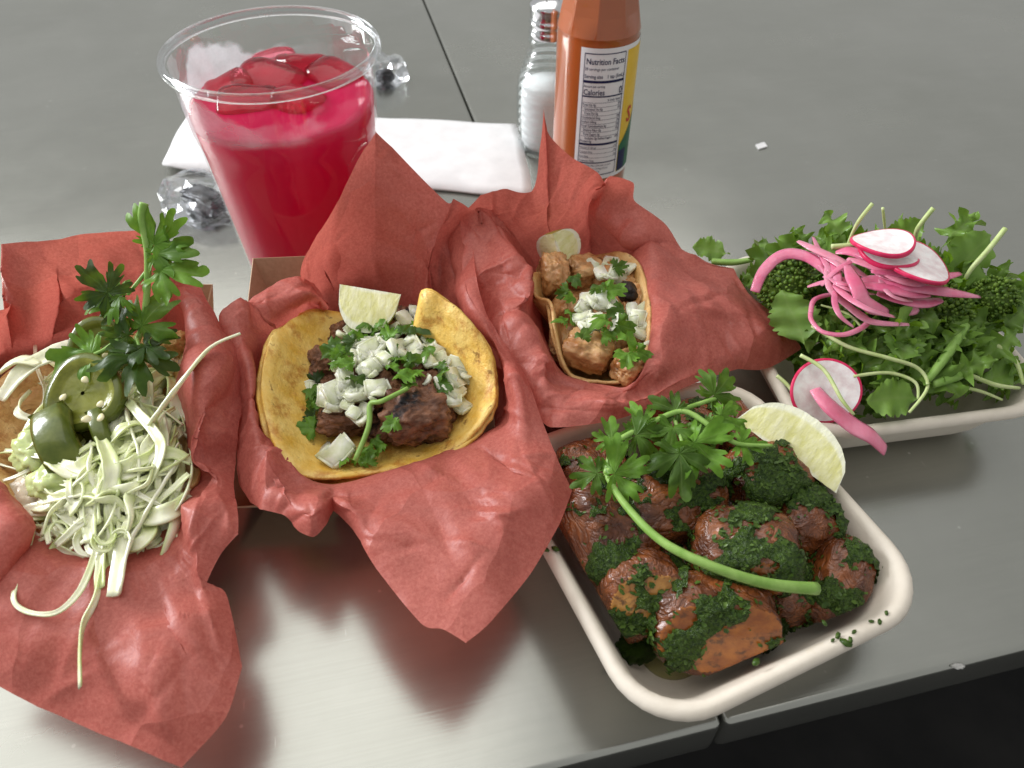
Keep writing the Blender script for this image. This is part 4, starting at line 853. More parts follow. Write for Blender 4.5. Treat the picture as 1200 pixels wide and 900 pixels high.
# jalapenos
JSKIN = simple('jalapeno_skin', (0.065, 0.092, 0.011), (0.130, 0.155, 0.026), 120, .26, .25, 300, .0008, coat=.25); JFLESH = simple('jalapeno_flesh', (0.13, 0.145, 0.016), (0.25, 0.26, 0.05), 120, .2, .3, 260, .0008, sss=.3, sssr=(.003, .003, .001)); SEED = simple('pepper_seed', (0.72, 0.66, 0.38), (0.80, 0.74, 0.48), 400, .35)
def axes(z, y):
    z = Vector(z).normalized(); y = Vector(y); y = (y - z * y.dot(z)).normalized(); return Matrix((y.cross(z), y, z)).transposed().to_euler()
def jalapeno(c, r, th, rot, a0, a1, label, seeds, hollow=.0):
    e = empty('jalapeno_slice', c, rot); tag(e, label, 'jalapeno', 'pickled jalapeno slices'); n = 40; full = a1 - a0 > 6.2
    def pt(a, q, z): k = 1 + .06 * math.cos(3 * a + 1); return Vector((r * k * q * math.cos(a), r * k * q * math.sin(a), z))
    vs = []; prof = [(.84, -th / 2), (.97, -th * .44), (1.0, -th * .3), (1.0, th * .3), (.97, th * .44), (.84, th / 2)]
    for i in range(n + (0 if full else 1)):
        a = a0 + (a1 - a0) * i / n
        for q, z in prof: vs.append(pt(a, q, z))
    link('skin', mesh('skin', vs, grid_faces(n + (0 if full else 1), len(prof), full), JSKIN), e)
    for sg in (1, -1):
        vs = []
        for i in range(n + 1):
            a = a0 + (a1 - a0) * i / n
            for q in (.05, .3, .55, .66, .74, .84): vs.append(pt(a, q, sg * (th / 2 - (.24 * th if q < .68 else 0) + .0003 * noise.noise(Vector((a * 2, q * 6, 0))))))
        link('flesh', mesh('flesh', vs, grid_faces(n + 1, 6), JFLESH), e)
    if not full:
        for a in (a0, a1):
            vs = [pt(a, q, z) for z in (-th / 2, th / 2) for q in (.05, .5, 1.0)]; link('cut_end', mesh('cut_end', vs, [(0, 1, 4, 3), (1, 2, 5, 4)], JFLESH), e)
    for x, y in seeds:
        bm = bmesh.new(); bmesh.ops.create_icosphere(bm, subdivisions=2, radius=1)
        for v in bm.verts: v.co = Vector((v.co.x * .0013 * (1 + .3 * v.co.y), v.co.y * .0016, v.co.z * .0006))
        s = link('seed', from_bm('seed', bm, SEED), e, loc=(x * r, y * r, th / 2 + .0001), rot=(.1, .1, x * 9))
    return e
jalapeno(P(100, 462, .0575), .0150, .0060, (R(28), R(-6), 0), 0, 2 * math.pi, 'round jalapeno slice showing its seeds, tilted on the cabbage', ((-.42, -.1), (.55, -.35), (.1, .3)))
jalapeno(P(98, 528, .0380), .0240, .0130, axes((.80, .42, .18), (.10, -.50, .80)), R(48), R(132), 'dark glossy jalapeno strip leaning on the round slice', ())
jalapeno(P(137, 516, .0400), .0190, .0060, axes((.80, .42, .10), (.20, -.50, .75)), R(52), R(125), 'narrow jalapeno strip beside the cilantro leaf', ())
jalapeno(P(118, 408, .0560), .0120, .0060, (R(40), R(10), R(15)), 0, 2 * math.pi, 'back jalapeno slice half covered by cilantro', ((.2, -.3),))
for px, py, z in ((101, 491, .0668), (118, 489, .0660)):
    bm = bmesh.new(); bmesh.ops.create_icosphere(bm, subdivisions=2, radius=1)
    for v in bm.verts: v.co = Vector((v.co.x * .0017, v.co.y * .0014 * (1 + .3 * v.co.x), v.co.z * .0006))
    tag(link('jalapeno_seed', from_bm('jalapeno_seed', bm, SEED), loc=P(px, py, z), rot=(.3, .1, px)), 'flat pale seed stuck on the jalapeno strips', 'seed', 'loose jalapeno seeds')
CREMA = simple('avocado_crema', (0.46, 0.54, 0.22), (0.58, 0.64, 0.33), 90, .22, .1, 200, .0005, sss=.3, sssr=(.003, .003, .001), unit=.008)
for px, py, z, s, lab in ((45, 528, .0475, (.0085, .0090, .0062), 'rounded blob of pale green crema beside the jalapeno'), (64, 566, .0465, (.0075, .0085, .0052), 'lower blob of pale green crema over the cabbage'), (52, 500, .048, (.0075, .0055, .0055), 'smear of green crema behind the round blob'), (95, 556, .046, (.008, .005, .004), 'thin crema smear under the cabbage curls')):
    o = link('crema_blob', lump('crema_blob', px, CREMA, 4, .30, 1.5, 2.2), loc=P(px, py, z), rot=(0, 0, px)); o.scale = s; tag(o, lab, 'sauce', 'blobs of green crema')
def sprig(name, label, base, stems, leaves, m):
    e = empty(name, P(*base)); tag(e, label, 'cilantro')
    for pts, r in stems:
        vs, fs = tube([P(*q) - e.location for q in pts], r, 6, 8); link('stem', mesh('stem', vs, fs, STEM), e)
    for k, (q, tip, nrm, size, dk) in enumerate(leaves):
        a = P(*q); b = P(*tip); sprig_leaf(e, (CMD if dk else CM)[k % (3 if dk else 5)], a, b - a, nrm, (b - a).length * 1.05 if size is None else size)
    return e
sprig('cilantro_sprig', 'upright cilantro sprig standing behind the jalapeno slices', (150, 425, .058),
  [([(150, 425, .058), (166, 385, .068), (172, 345, .080), (173, 295, .094), (166, 258, .104), (169, 238, .109)], [.0012, .0012, .0013, .0014, .0016]),
   ([(172, 318, .087), (158, 335, .083), (150, 345, .080)], [.0008, .0006]), ([(158, 400, .064), (140, 398, .067), (122, 410, .066), (100, 420, .065)], [.0009, .0008, .0007]), ([(160, 395, .066), (163, 405, .067)], [.0008, .0006])],
  [((174, 298, .094), (205, 252, .106), (.1, -.7, .8), .021, 0), ((176, 316, .090), (240, 318, .092), (.0, -.5, 1), .019, 0), ((174, 300, .093), (222, 288, .100), (.2, -.6, .8), .018, 0),
   ((138, 352, .080), (98, 318, .090), (-.2, -.7, .7), .019, 1), ((152, 345, .080), (106, 352, .080), (0, -.4, 1), .017, 0), ((150, 356, .077), (125, 372, .073), (-.2, -.5, .8), .014, 1), ((160, 392, .068), (190, 350, .079), (.1, -.5, 1), .019, 0), ((163, 400, .068), (158, 462, .063), (.2, -.5, .9), .024, 1), ((162, 398, .068), (205, 430, .066), (.3, -.4, .9), .017, 1), ((122, 410, .066), (52, 425, .064), (.1, -.3, 1), .022, 0), ((160, 395, .067), (120, 388, .071), (.0, -.5, .9), .014, 0)], CILANTRO)
# ================================================================= roast potatoes
def potato_mat():
    n = N('potato_skin', .016); col = n.mix(n.ramp(n.noise(90, 5, .6), [(.34, 0.), (.68, 1.)]), (0.080, 0.018, 0.005), (0.33, 0.102, 0.028))
    dk = n.ramp(n.noise(40, 4), [(.55, 0.), (.72, 1.)]); col = n.mix(n.math('MULTIPLY', dk, .7), col, (0.045, 0.014, 0.008))
    wr = n.math('ABSOLUTE', n.math('SUBTRACT', n.noise(150, 3, .5, None, 1.5), .5)); b = n.bump(n.ramp(wr, [(0., 0.), (.16, 1.)]), .55, .0012)
    col = n.mix(n.ramp(wr, [(0., .45), (.07, 0.)]), col, (0.06, 0.018, 0.009))
    n.set(Base_Color=col, Roughness=n.mix(n.noise(120, 3), (.16,) * 3, (.38,) * 3), Coat_Weight=.3, Coat_Roughness=.08, Normal=n.bump(n.noise(700, 4), .3, .0004, b)); return n.m
def flesh_mat(name, c1, c2):
    n = N(name, .016); col = n.mix(n.ramp(n.noise(150, 5, .65), [(.38, 0.), (.62, 1.)]), c1, c2); col = n.mix(n.ramp(n.noise(330, 6, .7), [(.52, 0.), (.64, .85)]), col, (0.07, 0.024, 0.006)); col = n.mix(n.ramp(n.noise(70, 3), [(.5, 0.), (.7, .6)]), col, (0.16, 0.045, 0.008))
    n.set(Base_Color=col, Roughness=.3, Coat_Weight=.3, Coat_Roughness=.12, Subsurface_Weight=.1, Subsurface_Radius=(.003, .0015, .0005), Subsurface_Scale=1.0, Normal=n.bump(n.noise(330, 4), .35, .0008)); return n.m
PSKIN = potato_mat(); PFLESH = flesh_mat('roast_potato_flesh', (0.22, 0.058, 0.008), (0.38, 0.125, 0.018)); PGOLD = flesh_mat('golden_potato_flesh', (0.44, 0.19, 0.035), (0.56, 0.28, 0.07))
HERB = simple('herb_sauce_green', (0.013, 0.034, 0.004), (0.060, 0.112, 0.012), 900, .22, 1.0, 1500, .0010, coat=.0)
HERB2 = simple('herb_fleck', (0.022, 0.055, 0.006), (0.085, 0.150, 0.020), 300, .35)
POT = []
def potato(px, py, z, size, rot, seed, cuts, label, flesh=None, herb=.0, hdir=(0, -.3, 1)):
    me = lump('potato', seed, PSKIN, 5, .10, 1.0, 3.1, 0, flesh or PFLESH, cuts); o = link('potato', me, loc=P(px, py, z), rot=rot); o.scale = [q * 1.03 for q in size]
    tag(o, label, 'potato', 'roast potatoes in the fibre tray'); POT.append((o, herb, Vector(hdir).normalized(), seed)); return o
potato(704, 632, .028, (.0225, .0175, .0165), (.2, .3, -.5), 1, (((.2, .9, -.3), .7), ((-.5, -.5, .7), .78)), 'large wrinkled potato against the front paper corner', PSKIN, .22)
potato(690, 560, .026, (.0165, .0150, .0160), (0, .3, .3), 2, (), 'dark potato tucked in the tray corner under the red paper', None, .20)
potato(783, 592, .034, (.0225, .0150, .0150), (.1, 0, .1), 3, (((.1, .2, -1), .6), ((.1, -.6, .8), .76)), 'smooth brown potato under the cilantro leaves', PSKIN, .22)
potato(893, 560, .034, (.0160, .0145, .0150), (.2, .2, .4), 4, (((-.3, -.1, 1), .82),), 'herby potato resting against the lime wedge', None, .40)
potato(942, 612, .027, (.0145, .0125, .0135), (.1, .3, .2), 5, (), 'reddish potato beside the lower end of the lime', None, .25)
potato(873, 645, .036, (.0195, .0150, .0140), (.2, -.1, -.2), 6, (((0, -.9, .3), .8),), 'potato in the middle thickly coated with herb sauce', None, .62)
potato(750, 698, .026, (.0150, .0140, .0150), (0, 0, .4), 7, (((-.25, -.75, .7), .60),), 'golden cut potato with a pale rounded face', PGOLD, .36, (.5, -.6, .2))
potato(836, 730, .024, (.0225, .0170, .0150), (0, 0, -.05), 8, (((.05, -.80, .62), .58),), 'front potato with an orange cut face ringed by herbs', None, .60, (0, .5, .7))
potato(978, 682, .020, (.0118, .0185, .0130), (.40, .1, -.5), 9, (((.9, .1, -.2), .75), ((-.8, -.1, .5), .78)), 'upright oblong potato standing clear of the others', PSKIN, .46)
potato(922, 698, .016, (.0125, .0110, .0105), (0, .2, .3), 10, (), 'small dark potato wedged behind the front one', None, .5)
potato(800, 508, .028, (.0170, .0130, .0140), (0, 0, .2), 11, (), 'back potato below the cilantro leaves', None, .3)
potato(868, 508, .024, (.0160, .0140, .0130), (.1, 0, .6), 12, (), 'back potato half hidden behind the lime wedge', None, .3)
potato(800, 655, .016, (.0180, .0160, .0110), (.1, 0, .6), 13, (), 'bottom potato buried under the middle ones', None, .4)
bpy.context.view_layer.update()
def in_tray(p):
    """keep a point inside the potato tray's walls"""
    q = p - PTC; q.rotate(Euler((0, 0, R(-24)))); k = min(1, max(0, (q.z - .004) / .028)); ins = .0205 - .0105 * k
    if q.z < .045:
        q.x = min(.0565 - ins, max(-.0565 + ins, q.x)); q.y = min(.059 - ins, max(-.059 + ins, q.y))
    q.z = max(q.z, .0042); q.rotate(Euler((0, 0, R(24)))); return q + PTC
for o, _, _, _ in POT:
    M = o.matrix_world; I = M.inverted()
    for v in o.data.vertices: v.co = I @ in_tray(M @ v.co)
def herb_layer():
    """wet chopped-herb sauce clinging to the potatoes: thick coat plus flecks, uncountable"""
    rg = random.Random(2); vs = []; fs = []; mi = []; zup = Vector((0, 0, 1))
    for o, amt, hd, seed in POT:
        M = o.matrix_world; R3 = M.to_3x3().inverted().transposed(); me = o.data; co = [M @ v.co for v in me.vertices]; no = [(R3 @ v.normal).normalized() for v in me.vertices]
        th = .47 - .66 * amt; off = Vector((seed * 3.1, 0, 0)); msk = []
        for p, n_ in zip(co, no):
            q = 1.25 * noise.fractal(p * 62 + off, .9, 2.0, 5) + .30 * (n_.dot(hd) - .35) + .22 * noise.noise(p * 480 + off) + .12 * noise.noise(p * 1100 + off); msk.append(q - th)
        idx = {}
        for f in me.polygons:
            if min(msk[i] for i in f.vertices) > -.03 and f.normal.length > 0:
                lst = []
                for i in f.vertices:
                    if i not in idx:
                        d = .0012 * smoothstep(0, .25, msk[i]) * (1 + 1.1 * noise.noise(co[i] * 800)) + .0012 * max(0, noise.noise(co[i] * 1300)) * (msk[i] > 0) - (.0004 if msk[i] <= 0 else 0); idx[i] = len(vs); vs.append(co[i] + no[i] * d)
                    lst.append(idx[i])
                fs.append(tuple(lst)); mi.append(0)
        for _ in range(int(70 + 900 * amt)):
            f = me.polygons[rg.randrange(len(me.polygons))]; i = f.vertices[0]
            if no[i].z < -.35 or msk[i] < -.32 + .22 * rg.random(): continue
            p = co[i] + no[i] * .0003 + no[i] * (.0015 * smoothstep(0, .25, msk[i])); t = no[i].cross(Vector((rg.uniform(-1, 1), rg.uniform(-1, 1), rg.uniform(-1, 1)))).normalized(); b = no[i].cross(t); a = rg.uniform(.0004, .0013); w = a * rg.uniform(.3, .8); k = len(vs)
            up = no[i] * rg.uniform(.0002, .0008)
            vs.extend([p - t * a - b * w * .6, p + t * a * .2 - b * w + up, p + t * a + up * .5, p + t * a * .1 + b * w + up * .4, p - t * a + b * w * .4]); fs.extend([(k, k + 1, k + 2), (k, k + 2, k + 3), (k, k + 3, k + 4)]); mi.extend([1] * 3)
    c = PTC; vs = [in_tray(v) - c for v in vs]
    h = link('herb_sauce', mesh('herb_sauce', vs, fs, [HERB, HERB2], True, mi), loc=c); tag(h, 'dark green chopped herb sauce clinging to the roast potatoes', 'sauce', kind='stuff')
herb_layer()
# clump of sauce on the tray floor and flecks stuck on the rim
OIL = N('green_oil').set(Base_Color=(0.30, 0.28, 0.05), Roughness=.06, Alpha=.55).m
vs = [Vector((0, 0, 0))]; k = 36
for i in range(k): a = 2 * math.pi * i / k; r = 1 + .25 * noise.noise(Vector((math.cos(a), math.sin(a), 3))); vs.append(Vector((.013 * r * math.cos(a), .007 * r * math.sin(a), 0)))
tag(link('oil_puddle', mesh('oil_puddle', vs, [(0, i + 1, (i + 1) % k + 1) for i in range(k)], OIL), loc=P(790, 775, .0031), rot=(0, 0, .3)), 'shallow puddle of green oil in the potato tray corner', 'oil')
rg = random.Random(31)
for px, py in ((985, 757), (991, 752), (1010, 747), (1006, 757), (1048, 725), (895, 783), (660, 650), (648, 651), (1030, 735), (1000, 760), (975, 737), (993, 607), (1040, 736)):
    p = P(px - 9, py - 7, .0357 if px > 700 and py > 720 or px < 680 else .030); bm = bmesh.new(); bmesh.ops.create_icosphere(bm, subdivisions=1, radius=1); s = rg.uniform(.0006, .0015)
    for v in bm.verts: v.co = Vector((v.co.x * s * 1.6, v.co.y * s, v.co.z * .0005)) * (1 + .3 * noise.noise(v.co * 3 + p * 90))
    tag(link('herb_fleck', from_bm('herb_fleck', bm, HERB2), loc=p, rot=(0, 0, rg.uniform(0, 6))), 'tiny green herb fleck stuck on the potato tray rim', 'herb', 'herb flecks on the potato tray rim')
lime_at((862, 492, .049), (980, 578, .040), (-.15, -.62, .78), (.6, .5, .3), .0175, R(70), 'long lime wedge lying on the potatoes along the tray edge')
sprig('cilantro_sprig', 'cilantro sprig with a long curved stem lying over the potatoes', (955, 690, .045),
  [([(957, 690, .044), (900, 684, .050), (835, 664, .055), (775, 634, .056), (733, 592, .055), (710, 556, .056)], [.0021, .0017, .0015, .0013, .0010]),
   ([(710, 556, .056), (722, 520, .060), (755, 500, .061), (800, 480, .061), (845, 465, .060)], [.0012, .0010, .0008]), ([(755, 500, .061), (800, 482, .063), (840, 505, .062), (865, 520, .060), (905, 522, .059)], [.0010, .0010, .0006]), ([(712, 552, .057), (720, 548, .058)], [.0012, .0008]), ([(790, 490, .061), (800, 520, .060)], [.0008, .0006])],
  [((706, 560, .057), (764, 540, .060), (.1, -.4, 1), 0.0189, 0), ((708, 552, .057), (686, 560, .055), (-.2, -.5, 1), 0.0112, 0), ((718, 525, .060), (715, 487, .064), (0, -.6, .9), 0.0120, 0), ((735, 512, .061), (772, 505, .062), (.1, -.5, 1), 0.0146, 0), ((790, 492, .062), (785, 530, .060), (-.1, -.5, 1), 0.0155, 0), ((800, 510, .062), (858, 552, .058), (.1, -.5, 1), 0.0206, 0), ((795, 520, .061), (800, 565, .057), (0, -.6, .9), 0.0172, 0), ((800, 485, .062), (770, 470, .065), (0, -.5, 1), 0.0120, 0), ((830, 470, .061), (858, 440, .064), (.1, -.6, .9), 0.0163, 0), ((835, 482, .061), (870, 500, .059), (.2, -.4, 1), 0.0138, 0), ((820, 490, .062), (842, 520, .060), (0, -.5, 1), 0.0129, 0), ((860, 518, .060), (910, 522, .058), (.1, -.3, 1), 0.0112, 0), ((760, 500, .061), (745, 480, .064), (0, -.5, 1), 0.0103, 0)], CILANTRO)
o = link('herb_clump', lump('herb_clump', 77, HERB, 4, .30, 3.0, 2.2), loc=P(786, 547, .0500)); o.scale = (.0085, .0065, .0045); tag(o, 'thick clump of chopped herbs under the cilantro leaf', 'sauce')
o = link('herb_clump', lump('herb_clump', 78, HERB, 4, .30, 3.2, 2.2), loc=P(902, 738, .0135), rot=(0, 0, .9)); o.scale = (.0085, .0052, .0085); tag(o, 'thick clump of chopped herbs at the side of the front potato', 'sauce')
o = link('herb_clump', lump('herb_clump', 79, HERB, 4, .30, 3.2, 2.2), loc=P(752, 755, .010), rot=(0, 0, .4)); o.scale = (.0100, .0060, .0065); tag(o, 'thick clump of chopped herbs under the golden potato', 'sauce')

# ================================================================= green salad
z6 = lambda s, z: [(800 + a / 2.9, 230 + b / 2.9, z if not isinstance(z, (list, tuple)) else z[i]) for i, (a, b) in enumerate(s)]
rg = random.Random(12)
LL = [long_leaf('salad_leaf', 200 + i, SALAD, rg.uniform(.28, .46), rg.choice((3, 5, 7)), rg.uniform(.10, .24), depth=rg.uniform(.3, .75)) for i in range(7)] + [long_leaf('salad_leaf', 220 + i, SALAD, .40, 1, .06, depth=.1) for i in range(3)]
def mound(x, y):
    d = Vector((x - STC.x, y - STC.y, 0)); d.rotate(Euler((0, 0, R(-9)))); u = d.x / .056; v = d.y / .056
    return max(0.0, 1 - (u * u + v * v) * .62), u, v
SG = 'salad leaves heaped in the fibre tray'
cnt = 0
for k in range(286):
    u, v = rg.uniform(-.92, 1.0), rg.uniform(-.90, .98)
    d = Vector((u * .050, v * .050, 0)); d.rotate(Euler((0, 0, R(9)))); x, y = STC.x + d.x, STC.y + d.y
    m, uu, vv = mound(x, y); lay = rg.random() ** .45
    edge = max(abs(u), abs(v)); z = .007 + lay * (.018 + .046 * m + .006 * max(0, u)); a = rg.uniform(0, 6.28)
    s = rg.uniform(.014, .025)
    if edge > .66: a = math.atan2(-v, -u) + rg.uniform(-.9, .9); z = max(z, .016); s *= .8
    dr = Vector((math.cos(a), math.sin(a), rg.uniform(-.25, .45))); nr = Vector((u * .9 + rg.uniform(-.6, .6), v * .9 + rg.uniform(-.9, .3), .9))
    o = link('salad_leaf', rg.choice(LL[:7] * 3 + LL[7:]), loc=Vector((x, y, z)) - dr.normalized() * s * (.4 if edge < .66 else .12)); o.rotation_euler = orient(dr, nr); o.scale = (s, s, s); tag(o, 'torn dark green salad leaf in the heap', 'leaf', SG); cnt += 1
for q, tip, nr, s, j, lab in (((855, 300, .040), (810, 292, .042), (0, -.4, 1), None, 8, 'loose leaf poking out over the paper by the salad tray'), ((885, 330, .050), (905, 272, .060), (-.2, -.7, .6), .026, 0, 'curly lettuce leaf at the back corner of the salad'), ((900, 320, .052), (935, 280, .062), (0, -.7, .7), .024, 2, 'frilly lettuce leaf beside the pickled onion'), ((1030, 280, .070), (1078, 262, .078), (.1, -.8, .5), .018, 8, 'small oval leaf standing behind the radish slices'), ((1100, 330, .062), (1150, 285, .070), (.2, -.7, .7), .030, 7, 'broad dark leaf behind the right radish slice'), ((940, 410, .048), (925, 355, .058), (-.3, -.8, .6), .026, 9, 'round dusty green leaf in front of the broccoli'), ((1080, 470, .043), (1015, 470, .042), (0, -.6, .8), .022, 8, 'flat pale green leaf at the front rim of the tray'), ((1175, 380, .052), (1200, 320, .060), (.3, -.7, .7), .030, 1, 'frilly leaf at the far side of the salad'), ((1010, 400, .052), (1075, 385, .054), (0, -.7, .7), .028, 3, 'toothed leaf below the pickled onions'), ((1060, 400, .055), (1100, 440, .048), (.1, -.7, .7), .030, 4, 'bright toothed leaf below the right broccoli'), ((960, 400, .05), (1010, 418, .048), (0, -.7, .7), .026, 5, 'glossy leaf under the thin onion loop')):
    a, b = P(*q), P(*tip); o = link('salad_leaf', LL[j], loc=a); o.rotation_euler = orient(b - a, nr); s = s or (b - a).length; o.scale = (s, s, s); tag(o, lab, 'leaf', SG)
for k, (px, py, z, tx, ty) in enumerate(((1120, 330, .060, 1140, 290), (1150, 345, .058, 1185, 300), (1180, 360, .055, 1210, 340), (1000, 290, .066, 975, 262), (950, 300, .060, 930, 268), (1110, 290, .066, 1130, 262), (1090, 410, .054, 1130, 390), (1140, 420, .048, 1180, 400), (1100, 440, .046, 1140, 430), (1040, 430, .048, 1060, 410), (1170, 390, .052, 1195, 365), (1070, 445, .044, 1100, 430))):
    a, b = P(px, py, z), P(tx, ty, z + .006); o = link('salad_leaf', LL[k % 7], loc=a); o.rotation_euler = orient(b - a, (rg.uniform(-.3, .3), -.7, .7)); s = rg.uniform(.015, .023); o.scale = (s, s, s); tag(o, 'large frilly salad leaf standing up from the heap', 'leaf', 'upright frilly leaves of the salad')
# broccoli
BUD = simple('broccoli_bud', (0.035, 0.085, 0.008), (0.150, 0.240, 0.030), 420, .4, .2, 900, .0004)
def broccoli(px, py, z, r, label, seed, nb=420):
    e = empty('broccoli_floret', P(px, py, z)); tag(e, label, 'broccoli', 'broccoli florets in the salad'); rg = random.Random(seed); bm0 = bmesh.new(); bmesh.ops.create_icosphere(bm0, subdivisions=1, radius=1); bv = [v.co.copy() for v in bm0.verts]; bf = [[v.index for v in f.verts] for f in bm0.faces]; bm0.free(); vs = []; fs = []
    for i in range(nb):
        t = (i + .5) / nb; ph = math.acos(1 - 1.45 * t); th = i * 2.39996; n_ = Vector((math.sin(ph) * math.cos(th), math.sin(ph) * math.sin(th), math.cos(ph)))
        n_ = (n_ + Vector((rg.gauss(0, .05), rg.gauss(0, .05), rg.gauss(0, .05)))).normalized(); c = n_ * r * (1 + .26 * noise.noise(n_ * 2.6 + Vector((seed, 0, 0))) + .06 * rg.uniform(-1, 1)); s = r * rg.choice((.05, .065, .08, .1)) * rg.uniform(.85, 1.2); k = len(vs); q = n_.to_track_quat('Z', 'Y')
        for b in bv: vs.append(c + q @ Vector((b.x * s, b.y * s, b.z * s * 1.35)))
        fs += [tuple(k + j for j in f) for f in bf]
    b = link('flower_buds', mesh('flower_buds', vs, fs, BUD), e); b['kind'] = 'stuff'
    core = lump('floret_core', seed, BUD, 3, .08, 2, 2.0); c = link('floret_core', core, e); c.scale = (r * .96,) * 3
    vs, fs = tube([(0, 0, -r * .3), (.001, 0, -r), (.002, .001, -r * 1.8)], [r * .5, r * .38, r * .34], 4, 10); link('stalk', mesh('stalk', vs, fs, STEM), e)
broccoli(921, 336, .056, .0112, 'round broccoli floret framed by pickled onion', 1); broccoli(1103, 368, .054, .0105, 'dark broccoli floret below the right radish slice', 2); broccoli(1163, 352, .058, .0092, 'small bright broccoli floret beside the frilly leaf', 3); broccoli(988, 378, .047, .0090, 'shaded broccoli floret under the thin onion loop', 4)
# pickled onions
def pink_mat():
    n = N('pickled_onion'); col = n.mix(n.ramp(n.noise(55, 4, .6), [(.32, 0.), (.70, 1.)]), (0.62, 0.070, 0.190), (0.80, 0.26, 0.38)); col = n.mix(n.ramp(n.rand(), [(0., 0.), (1., .35)]), col, (0.86, 0.48, 0.54))
    n.set(Base_Color=col, Roughness=.16, Subsurface_Weight=.35, Subsurface_Radius=(.005, .002, .002), Subsurface_Scale=1.0, Normal=n.bump(n.noise(1, 3, .5, n.mapping((350, 350, 350))), .3, .0008)); return n.m
PINK = pink_mat()
def pick(pts, w, lab='pickled pink onion strip tangled on the salad', flat=.28, ends=(.45, .4)):
    o = strand('pickled_onion', pts, [w * .95 * ends[0], w * .95, w, w * .9, w * .95 * ends[1]], PINK, flat * .8, 8, 7, rg.uniform(-.5, .5)); tag(o, lab, 'pickled onion', 'pickled onion strips on the salad')
pick(z6([(245, 325), (275, 255), (340, 200), (420, 205), (500, 260), (560, 310)], [.060, .066, .070, .071, .070, .066]), .0026, 'wide pickled onion arc curving over the broccoli', ends=(.8, .6))
pick(z6([(392, 152), (460, 185), (540, 222), (640, 285)], [.072, .073, .073, .071]), .0026)
pick(z6([(435, 395), (450, 350), (520, 335), (570, 375), (630, 425), (560, 468), (480, 462), (440, 425), (434, 396)], .063), .0013, 'thin pickled onion ring looped at the front of the tangle', .6, (.8, .8))
pick(z6([(488, 240), (500, 310), (560, 370), (640, 425), (770, 436)], [.073, .072, .069, .066, .066]), .0017, 'slim pickled onion strip running down into the greens')
pick(z6([(560, 235), (590, 300), (625, 365), (700, 395)], [.076, .077, .073, .068]), .0034, 'translucent pale pink onion strip in the middle', .2)
pick(z6([(540, 335), (640, 285), (760, 305), (900, 325), (1012, 342)], [.070, .073, .075, .073, .068]), .0030, 'long pickled onion strip pointing past the radish slices', ends=(.6, .2))
pick(z6([(660, 330), (740, 350), (810, 362), (882, 352)], [.071, .071, .070, .069]), .0032)
pick(z6([(560, 212), (660, 240), (750, 285), (850, 298)], [.075, .077, .077, .074]), .0030)
pick(z6([(590, 195), (650, 215), (720, 240), (800, 250)], [.076, .078, .079, .077]), .0026)
pick(z6([(640, 255), (760, 265), (860, 275), (945, 262)], [.077, .078, .077, .074]), .0026)
pick(z6([(520, 190), (560, 185), (610, 200), (660, 230)], [.073, .075, .076, .076]), .0030)
pick(z6([(480, 270), (540, 290), (600, 330), (640, 380)], [.071, .072, .071, .069]), .0030)
pick(z6([(700, 290), (730, 330), (790, 380), (760, 400)], [.074, .072, .069, .067]), .0022)
pick(z6([(600, 300), (680, 310), (770, 330), (840, 335)], [.074, .075, .074, .072]), .0030)
for k in range(12):
    cx, cy = rg.uniform(480, 860), rg.uniform(220, 380); a = rg.gauss(.25, .5); ln = rg.uniform(60, 130); bd = rg.uniform(-50, 50); zc = .071 + .004 * rg.random()
    pick(z6([(cx + math.cos(a) * ln * t - math.sin(a) * bd * (1 - t * t), cy + math.sin(a) * ln * t + math.cos(a) * bd * (1 - t * t)) for t in (-1, -.4, .3, 1)], [zc - .003, zc, zc + .001, zc - .004]), rg.uniform(.0012, .0024), flat=.22)
pick(z6([(450, 655), (500, 715), (580, 780), (640, 815), (688, 862)], [.0470, .0455, .0415, .0390, .033]), .0040, 'fat pickled onion strip hanging over the tray rim', .3, (.7, .75))
# radish slices
RADW = simple('radish_flesh', (0.74, 0.62, 0.63), (0.90, 0.86, 0.85), 240, .25, .15, 400, .0005, sss=.3, sssr=(.003, .002, .002)); RADR = simple('radish_skin', (0.58, 0.012, 0.080), (0.70, 0.05, 0.14), 200, .25)
def radish(px, py, z, r, nrm, label):
    e = empty('radish_slice', P(px, py, z)); e.rotation_euler = Vector(nrm).to_track_quat('Z', 'Y').to_euler(); tag(e, label, 'radish', 'radish slices on the salad'); th = .0017
    def w(rr, a): return rr * (1 + .03 * math.sin(2 * a + 1)), .0012 * (rr / r) ** 2 * math.cos(2 * a)
    n = 48
    for nm, prof, m in (('flesh', [(.0, th / 2), (r * .3, th / 2), (r * .6, th / 2), (r * .86, th / 2), (r * .925, th / 2)], RADW), ('flesh', [(.0, -th / 2), (r * .6, -th / 2), (r * .925, -th / 2)], RADW), ('skin', [(r * .925, th / 2), (r * .985, th * .45), (r, th * .25), (r, -th * .25), (r * .985, -th * .45), (r * .925, -th / 2)], RADR)):
        vs = []
        for i in range(n):
            a = 2 * math.pi * i / n
            for rr, z_ in prof: q, dz = w(rr, a); vs.append((q * math.cos(a), q * math.sin(a), z_ + dz))
        link(nm, mesh(nm, vs, grid_faces(n, len(prof), True), m), e)
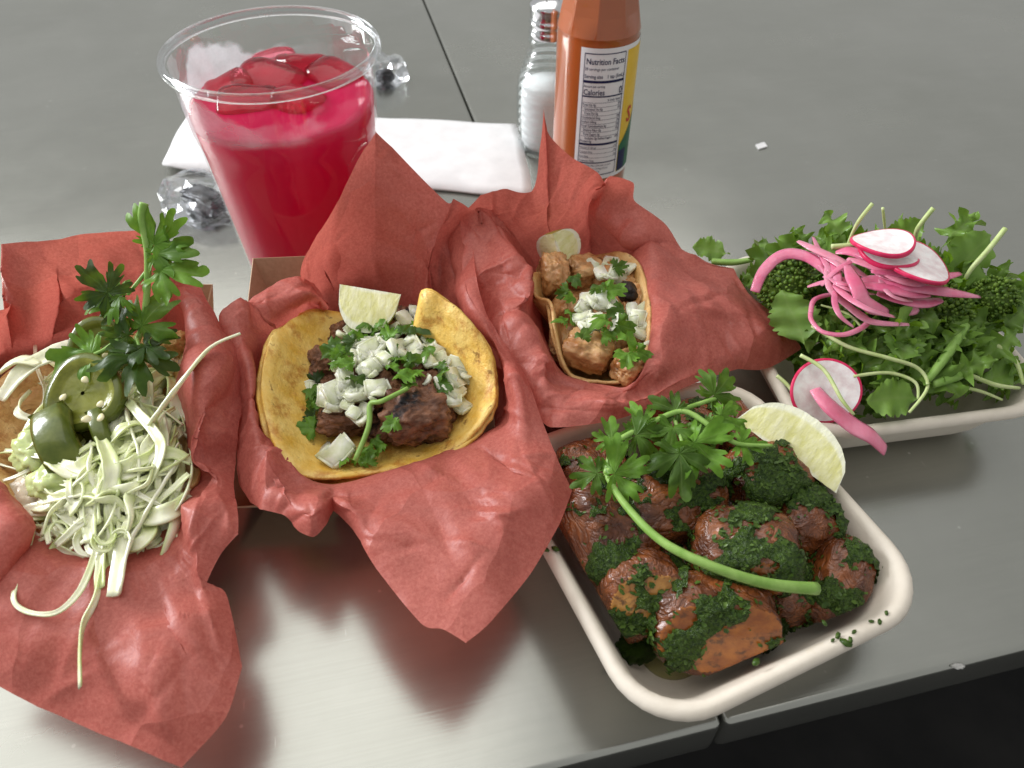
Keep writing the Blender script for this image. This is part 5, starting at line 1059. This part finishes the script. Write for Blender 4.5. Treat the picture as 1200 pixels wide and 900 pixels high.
radish(1034, 284, .0865, .0120, (-.08, .22, 1), 'topmost radish slice seen nearly edge on'); radish(1040, 297, .0815, .0115, (.12, .10, 1), 'radish slice sandwiched between two others'); radish(1076, 309, .0812, .0128, (.14, -.03, 1), 'white radish slice leaning with its full face showing'); radish(967, 458, .0445, .0133, (-.12, -.80, .80), 'radish slice leaning inside the front of the salad tray')
# sprout stems
def st(pts, z, w, lab='thin pale sprout stem among the salad leaves', m=None):
    o = strand('sprout_stem', z6(pts, z), [w, w, w * .7], m or SPROUT, 1.0, 8, 6); tag(o, lab, 'sprout', 'stems in the salad')
st([(440, 440), (560, 510), (700, 550), (800, 585), (832, 650), (770, 735)], [.057, .057, .057, .054, .050, .044], .0008, 'long pale stem curving across the front of the salad')
st([(400, 540), (480, 590), (540, 690), (582, 742)], [.055, .054, .050, .046], .0008, 'pale stem lying over the leaning radish slice')
st([(580, 612), (700, 600), (790, 632), (800, 690)], [.050, .051, .050, .046], .0007, 'short hooked stem under the long curved one')
st([(645, 25), (595, 90), (560, 165)], [.094, .085, .074], .0008, 'tall sprout stem sticking up behind the onions'); st([(852, 40), (800, 108), (790, 150)], [.090, .081, .074], .0010, 'pale cut stem sticking up behind the radish'); st([(680, 40), (685, 85), (690, 130)], [.090, .083, .076], .0006, 'tiny stem tip rising between two taller stems'); st([(1096, 110), (1040, 180), (985, 242), (960, 280)], [.084, .078, .071, .066], .0011, 'stout pale stem leaning out over the dark leaf')
st([(960, 600), (1060, 640), (1145, 652)], [.046, .045, .043], .0009); st([(910, 640), (1010, 662), (1086, 692)], [.044, .042, .039], .0007); st([(1060, 500), (1130, 560), (1158, 640)], [.052, .049, .044], .0009); st([(320, 610), (355, 640), (392, 690)], [.043, .042, .040], .0008); st([(505, 172), (560, 168), (610, 160)], [.074, .075, .076], .0012)
st([(960, 440), (900, 535), (832, 625)], [.058, .055, .049], .0020, 'thick green stalk slanting down through the salad', STEM); st([(1000, 570), (930, 610), (850, 640)], [.048, .048, .047], .0022, 'second thick green stalk low in the salad', STEM); st([(100, 222), (170, 225), (240, 215)], [.042, .044, .047], .0016, 'green stalk lying across the back tray rim', STEM); st([(620, 460), (560, 400), (470, 370)], [.058, .060, .058], .0006)
